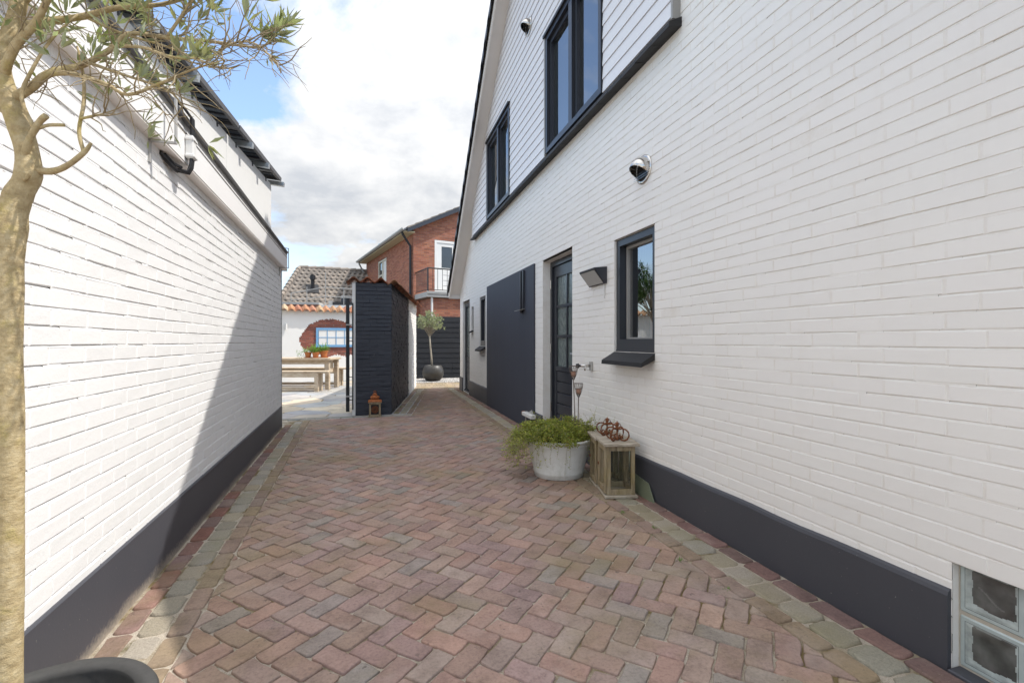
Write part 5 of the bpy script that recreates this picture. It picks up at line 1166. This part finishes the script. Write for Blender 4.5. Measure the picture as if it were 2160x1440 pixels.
# ================================================================== WOODEN LANTERNS
def lantern(M, label):
    o = M @ Vector((0, 0, 0)); t_ = thing('wooden_lantern', label, 'lantern', tuple(o)); w = .111
    part('base', 'grey_wood', t_, -w - .018, w + .018, -w - .018, w + .018, .0, .02, M=M, bev=.004)
    for sx in (-1, 1):
        for sy in (-1, 1):
            cx, cy = sx * (w - .017), sy * (w - .017); part('post', 'old_wood', t_, cx - .015, cx + .015, cy - .015, cy + .015, .021, .382, M=M, bev=.002)
    for (zz0, zz1) in ((.022, .062), (.345, .381)):
        for sg in (-1, 1):
            part('rail', 'old_wood', t_, -w + .033, w - .033, sg * (w - .012) - .009, sg * (w - .012) + .009, zz0, zz1, M=M); part('rail', 'old_wood', t_, sg * (w - .012) - .009, sg * (w - .012) + .009, -w + .033, w - .033, zz0, zz1, M=M)
    for sg in (-1, 1):
        m = MB(M); y = sg * (w - .012); m.add([(-w + .033, y, .062), (w - .033, y, .062), (w - .033, y, .345), (-w + .033, y, .345)], [(0, 1, 2, 3)]); m.build('pane', 'glass_old', t_, fix=False)
        if sg < 0: continue
        m = MB(M); y = sg * (w - .012); m.add([(y, -w + .033, .062), (y, w - .033, .062), (y, w - .033, .345), (y, -w + .033, .345)], [(0, 1, 2, 3)]); m.build('pane', 'glass_old', t_, fix=False)
    # door frame on the alley side
    xd = -w - .006; d = MB(M); d.box(xd - .008, xd + .006, -w + .004, -w + .036, .03, .376); d.box(xd - .008, xd + .006, w - .036, w - .004, .03, .376); d.box(xd - .008, xd + .006, -w + .036, w - .036, .03, .068); d.box(xd - .008, xd + .006, -w + .036, w - .036, .34, .376); dr = d.build('lantern_door', 'old_wood', t_)
    m = MB(M); m.tube([(xd - .009, w - .02, .21), (xd - .014, w - .02, .21), (xd - .016, w - .02, .21)], [.012, .012, .004], 8); m.build('latch', 'rust', dr)
    for j in range(3): part('top_plank', 'grey_wood', t_, -w - .028, w + .028, -w - .028 + j * .0975, -w - .028 + (j + 1) * .0975 - .0015, .383, .403, M=M, bev=.003)
    # wrought iron crown: four scrolled hoops, collar and finial
    cr = MB(M)
    for k_ in range(4):
        a = math.radians(45 + 90 * k_); pts = []
        for i in range(15):
            q = -.5 + i / 14 * 3.45; pts.append((.055 + .042 * math.cos(q + .2) * 1.15, .452 + .042 * math.sin(q)))
        sc = [(.082 - .02 * math.cos(.7 * i) * (1 - i / 9), .424 - .016 * math.sin(.7 * i) * (1 - i / 9)) for i in range(8)]
        P = lambda p: (p[0] * math.cos(a), p[0] * math.sin(a), p[1])
        hoop = [(.035, .41), (.062, .408), (.088, .42), (.103, .447), (.098, .475), (.075, .492), (.045, .497), (.012, .488)]
        cr.tube([P(p) for p in hoop], .0065, 6); cr.tube([P(p) for p in [(.035, .41), (.026, .422), (.031, .437), (.045, .438), (.05, .428), (.043, .422)]], .0055, 5)
    cr.lathe([(.0, .405), (.014, .405), (.016, .42), (.007, .425), (.007, .485), (.017, .49), (.017, .5), (.008, .506), (.015, .516), (.016, .526), (.006, .536), (.003, .548), (0, .55)], 12)
    hp = [(.03 * math.cos(i / 12 * math.pi), 0, .502 + .036 * math.sin(i / 12 * math.pi)) for i in range(13)]; cr.tube(hp, .0028, 5)
    cr.build('iron_crown', 'rust', t_, smooth=True)
R1 = Matrix.Rotation(math.radians(-13), 4, 'Z')
lantern(Matrix.Translation((1.832, 3.425, .0)) @ R1 @ Matrix.Diagonal((1, 1.06, 1.04, 1)), 'mossy wooden lantern with rusty iron crown leaning near the green slate')
lantern(Matrix.Translation((1.880, 3.690, .0)) @ R1 @ Matrix.Diagonal((.985, 1.06, 1.02, 1)), 'mossy wooden lantern with rusty iron crown against the creeper tub')
m = MB(); m.hexa([(1.972, 3.13, .0), (1.985, 3.13, .0), (1.985, 3.62, .0), (1.972, 3.62, .0), (1.996, 3.24, .115), (2.003, 3.24, .115), (2.003, 3.62, .16), (1.994, 3.62, .16)])
tag(m.build('slate_slab', 'slate_green'), 'greenish slate slab leaning on the plinth behind the lanterns', 'slate')
# small rusty lantern at the dark pillar
LX, LY = -.03, 7.985
sl2 = thing('rusty_lantern', 'small green and rust lantern with tiered roof against the dark wall end', 'lantern', (LX, LY, 0)); MO = Matrix.Translation((LX, LY, 0))
part('base', 'old_wood', sl2, -.1, .1, -.1, .1, 0, .02, M=MO, bev=.003)
for sx in (-1, 1):
    for sy in (-1, 1): part('post', 'old_wood', sl2, sx * .075 - .014, sx * .075 + .014, sy * .075 - .014, sy * .075 + .014, .021, .225, M=MO)
for sg in (-1, 1):
    for z0, z1 in ((.022, .042), (.2, .224)): part('rail', 'old_wood', sl2, -.06, .06, sg * .078 - .008, sg * .078 + .008, z0, z1, M=MO); part('rail', 'old_wood', sl2, sg * .078 - .008, sg * .078 + .008, -.06, .06, z0, z1, M=MO)
for (nx, ny) in ((0, -1), (1, 0), (-1, 0)):
    m = MB(MO)
    for rr in (.022, .038, .053):
        c_ = Vector((nx * .076, ny * .076, .12)); t1 = Vector((-ny, nx, 0)); m.tube([c_ + t1 * rr * math.cos(k_ * math.pi / 10) + Vector((0, 0, rr * math.sin(k_ * math.pi / 10))) for k_ in range(21)], .006, 4, cap=False)
    for k_ in range(6): q = k_ * math.pi / 3; m.tube([c_ + t1 * .01 * math.cos(q) + Vector((0, 0, .01 * math.sin(q))), c_ + t1 * .055 * math.cos(q) + Vector((0, 0, .055 * math.sin(q)))], .005, 4)
    m.build('fretwork', 'rust', sl2)
part('inner_box', 'frame_black', sl2, -.06, .06, -.06, .06, .04, .2, M=MO); part('eaves', 'old_wood', sl2, -.105, .105, -.105, .105, .225, .24, M=MO)
m = MB(MO @ Matrix.Rotation(math.radians(45), 4, 'Z')); m.lathe([(0, .241), (.15, .241), (.148, .252), (.085, .275), (.085, .28), (.0, .28)], 4); m.build('roof_tier', 'rust_orange', sl2)
m = MB(MO); m.lathe([(.055, .28), (.062, .283), (.062, .30), (.075, .302), (.07, .318), (.045, .335), (.03, .338), (.036, .35), (.034, .362), (.018, .372), (0, .376)], 16); m.build('roof_tier', 'rust_orange', sl2)
m = MB(MO); m.tube([(.018 * math.cos(k_ * math.pi / 8), 0, .39 + .018 * math.sin(k_ * math.pi / 8)) for k_ in range(17)], .005, 5, cap=False); m.build('ring', 'rust_orange', sl2)

# ================================================================== OLIVE TREES
def olive_leaf_cluster(m, p, d, n, ln, rnd, wide=.2):
    for _ in range(n):
        dd = (d + Vector((rnd.gauss(0, .55), rnd.gauss(0, .55), rnd.gauss(0, .45)))).normalized(); l = ln * rnd.uniform(.6, 1.2); c = rnd.uniform(.75, 1.35)
        leaf(m, p + dd * .004, dd, l, l * wide * .8 * rnd.uniform(.8, 1.2), (c * rnd.uniform(.92, 1.15), c, c * .9), up=Vector((rnd.uniform(-1, 1), rnd.uniform(-1, 1), 1)), fold=.12)
# far olive in a round pot
FX, FY = 1.62, 14.45
fp = thing('round_planter', 'dark round planter pot holding the small olive tree on gravel', 'planter', (FX, FY, 0))
m = MB(); m.lathe([(0, .01), (.17, .01), (.2, .02), (.28, .1), (.318, .2), (.322, .27), (.30, .37), (.255, .455), (.235, .475), (.222, .47), (.235, .44), (.0, .43)], 48, (FX, FY, .015)); m.build('pot_body', 'pot_dark', fp, smooth=True)
fo = thing('olive_tree', 'small lollipop olive tree with pale round crown in the round planter', 'tree', (FX, FY, .44)); orn = random.Random(61)
tk = MB(); top = Vector((FX - .11, FY - .02, 1.42)); tk.tube([(FX - .03, FY, .42), (FX - .05, FY, .75), (FX - .085, FY - .01, 1.1), top], [.032, .026, .024, .022], 10); tk.build('trunk', 'bark_grey', fo, smooth=True)
bm_ = MB(); lf = MB(); cc = Vector((FX - .08, FY, 1.72))
for i in range(90):
    a = orn.uniform(0, 6.28); e = orn.uniform(-.25, 1.5); rr = orn.uniform(.27, .43); tip = cc + Vector((math.cos(a) * math.cos(e) * rr, math.sin(a) * math.cos(e) * rr, math.sin(e) * rr * .85)); mid = top + (tip - top) * .5 + Vector((orn.uniform(-.05, .05), orn.uniform(-.05, .05), orn.uniform(.0, .08)))
    bm_.tube([top + Vector((0, 0, orn.uniform(-.1, .15))), mid, tip], [.008, .005, .002], 4)
    for t_ in (.5, .65, .8, .9, 1.0): olive_leaf_cluster(lf, mid + (tip - mid) * (t_ * 2 - 1) + Vector((orn.gauss(0, .03), orn.gauss(0, .03), orn.gauss(0, .03))), (tip - top).normalized(), 13, .06, orn, .26)
bm_.build('branches', 'bark_grey', fo, smooth=True); lf.build('crown', 'leaf_olive_pale', fo, kind='stuff', fix=False)
# near olive
NX, NY = -.672, 1.135
np_ = thing('round_planter', 'dark grey planter pot holding the near olive tree', 'planter', (NX, NY, 0))
m = MB(); m.lathe([(0, .01), (.165, .01), (.17, .02), (.205, .40), (.211, .44), (.216, .452), (.211, .46), (.176, .458), (.178, .445), (.168, .36), (0, .36)], 64, (NX + .015, NY, 0)); m.build('pot_body', 'pot_grey', np_, smooth=True)
m = MB(); m.lathe([(0, .385), (.153, .375)], 32, (NX, NY, 0)); m.build('soil', 'earth', np_)
nt_ = thing('olive_tree', 'near olive tree with knotty mossy trunk and sparse twiggy branches', 'tree', (NX, NY, .38)); nrn = random.Random(71)
AX = Vector((math.cos(YAW), -math.sin(YAW), 0)); AY = Vector((math.sin(YAW), math.cos(YAW), 0))       # right of / away from the path, seen along the drive
def T3(a, h, dpt=0): return Vector((NX, NY, 0)) + AX * (a * .01) + Vector((0, 0, h * .01)) + AY * (dpt * .01)      # centimetres
def smooth(pts, rad, k=4):
    out, ro = [], []
    P = [pts[0]] + pts + [pts[-1]]
    for i in range(1, len(P) - 2):
        for j in range(k):
            t_ = j / k; a, b, c, d = P[i - 1], P[i], P[i + 1], P[i + 2]
            out.append(.5 * ((2 * b) + (c - a) * t_ + (2 * a - 5 * b + 4 * c - d) * t_ * t_ + (3 * b - a - 3 * c + d) * t_ ** 3)); ro.append(rad[i - 1] + (rad[i] - rad[i - 1]) * t_)
    out.append(pts[-1]); ro.append(rad[-1]); return out, ro
tr_m = MB(); q, r_ = smooth([T3(-.6, 37), T3(-.3, 60), T3(.1, 90), T3(-.1, 115), T3(0, 133), T3(.4, 142), T3(1.0, 147.5, .5), T3(2.6, 152, 1), T3(2.0, 158, 1), T3(.2, 165, 0), T3(-.6, 172, -1), T3(.8, 180, 0), T3(1.6, 190, 1), T3(1.2, 205, 2)],
    [.026, .0215, .021, .0205, .0205, .0235, .0215, .0205, .018, .0165, .015, .0135, .0115, .009], 5)
r_ = [x * (1 + .03 * math.sin(i * 1.1) + nrn.uniform(-.02, .02)) for i, x in enumerate(r_)]
tr_m.tube(q, r_, 14); tr_m.lathe([(0, -.03), (.022, -.02), (.026, 0), (.018, .018), (0, .022)], 12, tuple(T3(-1.6, 143, -1.2))); tr_m.build('trunk', 'bark', nt_, smooth=True)
LIMBS = [  # (points in cm, radius in cm)
 ([(2.2, 153, 1), (6.5, 152.4, 1), (11, 153.4, 0), (14.6, 156, 0), (16, 158.2, 0)], (.95, .8, .7, .55, .3)),
 ([(14.2, 155.7, 0), (13.6, 160, 0), (13, 166, 1), (12.2, 172, 2), (10, 178, 3)], (.5, .42, .4, .3, .2)),
 ([(2.0, 154.5, 0), (4.5, 157.5, -1), (7, 160.5, -1.5), (8.7, 162, -2)], (.8, .75, .7, .68)),
 ([(6.3, 159.8, -1), (8.5, 160, -1), (11, 161, -1)], (.42, .4, .36)),
 ([(6.2, 159.4, -1), (4.9, 165, -2), (6, 170, -2), (9, 176, -1), (13, 182, 0)], (.5, .4, .36, .3, .2)),
 ([(2.4, 151, 0), (4, 150.6, -1), (5.2, 151.4, -1.4)], (.5, .4, .36)),
 ([(.2, 166, 0), (4.5, 168, 0), (8, 170.5, 0), (13, 173.6, 1), (18, 177, 2), (21, 180, 2), (27, 180, 4), (35, 180.3, 6), (43.5, 180, 7), (46.5, 182, 7)], (1.2, 1.0, .9, .75, .6, .5, .45, .38, .25, .15)),
 ([(0, 170, -1), (4, 174, -3), (9, 178, -4), (13, 182, -5), (16, 187, -6), (22, 191, -6)], (1.1, .9, .75, .6, .45, .3)),
 ([(-.4, 173, -1), (-2.5, 181, -4), (-4, 190, -6), (-5, 202, -8)], (1.3, 1.1, .9, .7)),
 ([(1.2, 183, 0), (5, 190, 2), (8.5, 198, 3), (10, 206, 4)], (1.0, .8, .65, .5)),
 ([(.4, 179, 0), (5, 182, 2), (11, 184.5, 4), (16, 186.6, 5), (24, 189, 7), (30, 193, 9)], (1.1, .85, .75, .65, .5, .35)),
 ([(18, 177, 2), (24, 176.6, 1), (30, 174, 0), (34, 173.4, 0), (38.5, 174.6, 1), (41.5, 177.4, 1), (45, 178, 2), (48.5, 175.6, 2), (50.2, 173.4, 2)], (.42, .36, .32, .28, .26, .24, .2, .15, .1)),
 ([(8, 170.5, 0), (14, 169.6, -2), (21, 167, -3), (26, 164.8, -4), (31, 166.8, -4), (37, 169.5, -4), (43, 171.2, -4)], (.55, .5, .42, .36, .32, .24, .12)),
 ([(13, 173.6, 1), (19, 172.6, 3), (26, 169.8, 5), (29, 167.8, 6)], (.4, .34, .26, .16)),
 ([(27, 180, 4), (30, 184.5, 4), (33, 188, 4), (38, 192, 5)], (.4, .36, .3, .2)),
 ([(11, 184.5, 4), (17, 182, 6), (24, 180.8, 8), (33, 178, 9), (37, 176.8, 9)], (.4, .34, .3, .22, .14)),
 ([(-2.5, 181, -4), (3, 186, -8), (8, 193, -10), (14, 200, -12)], (.8, .65, .5, .35)),
 ([(13.4, 162, 0), (16.5, 162.6, -1), (19.5, 163, -1)], (.3, .3, .1)),
 ([(-.2, 171, 0), (-6, 178, 2), (-12, 186, 3), (-17, 196, 4)], (1.0, .85, .65, .45)),
 ([(.0, 163, 0), (-6, 168, -3), (-13, 174, -4), (-20, 182, -5)], (.9, .75, .6, .4)),
]
limb_paths = []
for pts_, rad_ in LIMBS:
    q, r_ = smooth([T3(*p) + Vector((nrn.gauss(0, .002), nrn.gauss(0, .002), nrn.gauss(0, .002))) for p in pts_], [x * .0078 for x in rad_], 4)
    m = MB(); m.tube(q, [x * nrn.uniform(.93, 1.07) for x in r_], 8); m.build('branch', 'bark', nt_, smooth=True); limb_paths.append((q, r_))
tw_m = MB(); nl = MB()
def twig(p, d, n, step, r):
    pts = [p.copy()]
    for i in range(n):
        d = (d + Vector((nrn.gauss(0, .2), nrn.gauss(0, .2), nrn.gauss(.02, .2)))).normalized(); p = p + d * step; pts.append(p.copy())
    tw_m.tube(pts, [r * (1 - .7 * i / n) for i in range(n + 1)], 4); return p, d, pts
for q, r_ in limb_paths[6:]:
    for i in range(3, len(q), 1):
        for _rep in range(1 + (nrn.random() < .55)):
            d0 = (q[min(i + 1, len(q) - 1)] - q[i - 1]).normalized(); d = (d0 + Vector((nrn.gauss(0, .8), nrn.gauss(0, .8), nrn.gauss(0, .8)))).normalized()
            p, dd, pts_ = twig(q[i], d, nrn.randint(3, 7), .016, .0015)
            hz = p.z
            if nrn.random() < (.13 if hz < 1.85 else .5): olive_leaf_cluster(nl, p, dd, nrn.randint(3, 6), .036, nrn, .24)
            if nrn.random() < .5: twig(pts_[len(pts_) // 2], (dd + Vector((nrn.gauss(0, .8), nrn.gauss(0, .8), nrn.gauss(0, .8)))).normalized(), 4, .014, .001)
for (a, h, dp, n, l) in ((44, 182, 7, 16, .045), (47, 182.5, 7, 22, .05), (48.5, 184, 7, 14, .045), (37, 172, -4, 16, .04), (36, 173, -2, 12, .042), (39, 171, -4, 8, .04), (29, 169, 4, 10, .045), (24, 171, 3, 6, .05), (31, 175, 2, 6, .05), (21.5, 163.5, 5, 8, .04), (22.5, 160.5, 5, 8, .035), (27, 168, -3, 5, .04), (41, 185, 7, 6, .06), (36, 190, 6, 10, .05), (20, 186, 5, 12, .04), (12, 180, 6, 14, .035), (17, 175, 8, 8, .035)):
    olive_leaf_cluster(nl, T3(a, h, dp), (AX * .7 + Vector((0, 0, .6))).normalized(), n, l, nrn, .23)
for _ in range(70):
    olive_leaf_cluster(nl, T3(nrn.uniform(-8, 30), nrn.uniform(172, 190), nrn.uniform(-8, 14)), Vector((nrn.gauss(0, .6), nrn.gauss(0, .6), .6)).normalized(), nrn.randint(2, 5), .036, nrn, .24)
for _ in range(190):      # denser foliage in the upper crown
    a = nrn.uniform(-25, 36); h = nrn.uniform(184, 212); olive_leaf_cluster(nl, T3(a, h, nrn.uniform(-12, 18)), Vector((nrn.gauss(0, .6), nrn.gauss(0, .6), .7)).normalized(), nrn.randint(4, 8), .04, nrn, .24)
leaf(nl, T3(50.2, 173.4, 2), Vector((.2, 0, -1)), .016, .012, (1.4, .7, .5))
tw_m.build('twigs', 'twig', nt_, kind='stuff', smooth=True); nl.build('leaves', 'leaf_olive', nt_, kind='stuff', fix=False)
# leafy tree on the terrace behind the garage (seen mirrored in the small window)
gt2 = thing('garden_tree', 'feathery green tree on the terrace mirrored in the small window', 'tree', (-4.4, 13.6, 0)); grn = random.Random(81)
m = MB(); m.tube([(-4.4, 13.6, 0), (-4.35, 13.55, 1.2), (-4.3, 13.6, 2.2)], [.09, .07, .06], 8); m.build('trunk', 'bark_grey', gt2, smooth=True); bm_ = MB(); lf = MB()
for i in range(46):
    a = grn.uniform(0, 6.28); e = grn.uniform(-.1, 1.3); rr = grn.uniform(.7, 1.5); s0 = Vector((-4.3, 13.6, grn.uniform(1.7, 2.4))); tip = Vector((-4.3, 13.6, 2.5)) + Vector((math.cos(a) * math.cos(e) * rr, math.sin(a) * math.cos(e) * rr, math.sin(e) * rr)); mid = (s0 + tip) / 2 + Vector((0, 0, .2)); bm_.tube([s0, mid, tip], [.02, .012, .005], 5)
    for t_ in range(14):
        p = mid + (tip - mid) * (t_ / 11); dd = (tip - mid).normalized()
        for k_ in range(10): leaf(lf, p, (dd * .4 + Vector((grn.gauss(0, .7), grn.gauss(0, .7), grn.gauss(-.3, .4)))), grn.uniform(.1, .2), .03, (grn.uniform(.7, 1.5),) * 3)
bm_.build('branches', 'bark_grey', gt2, smooth=True); lf.build('crown', 'leaf_tree', gt2, kind='stuff', fix=False)
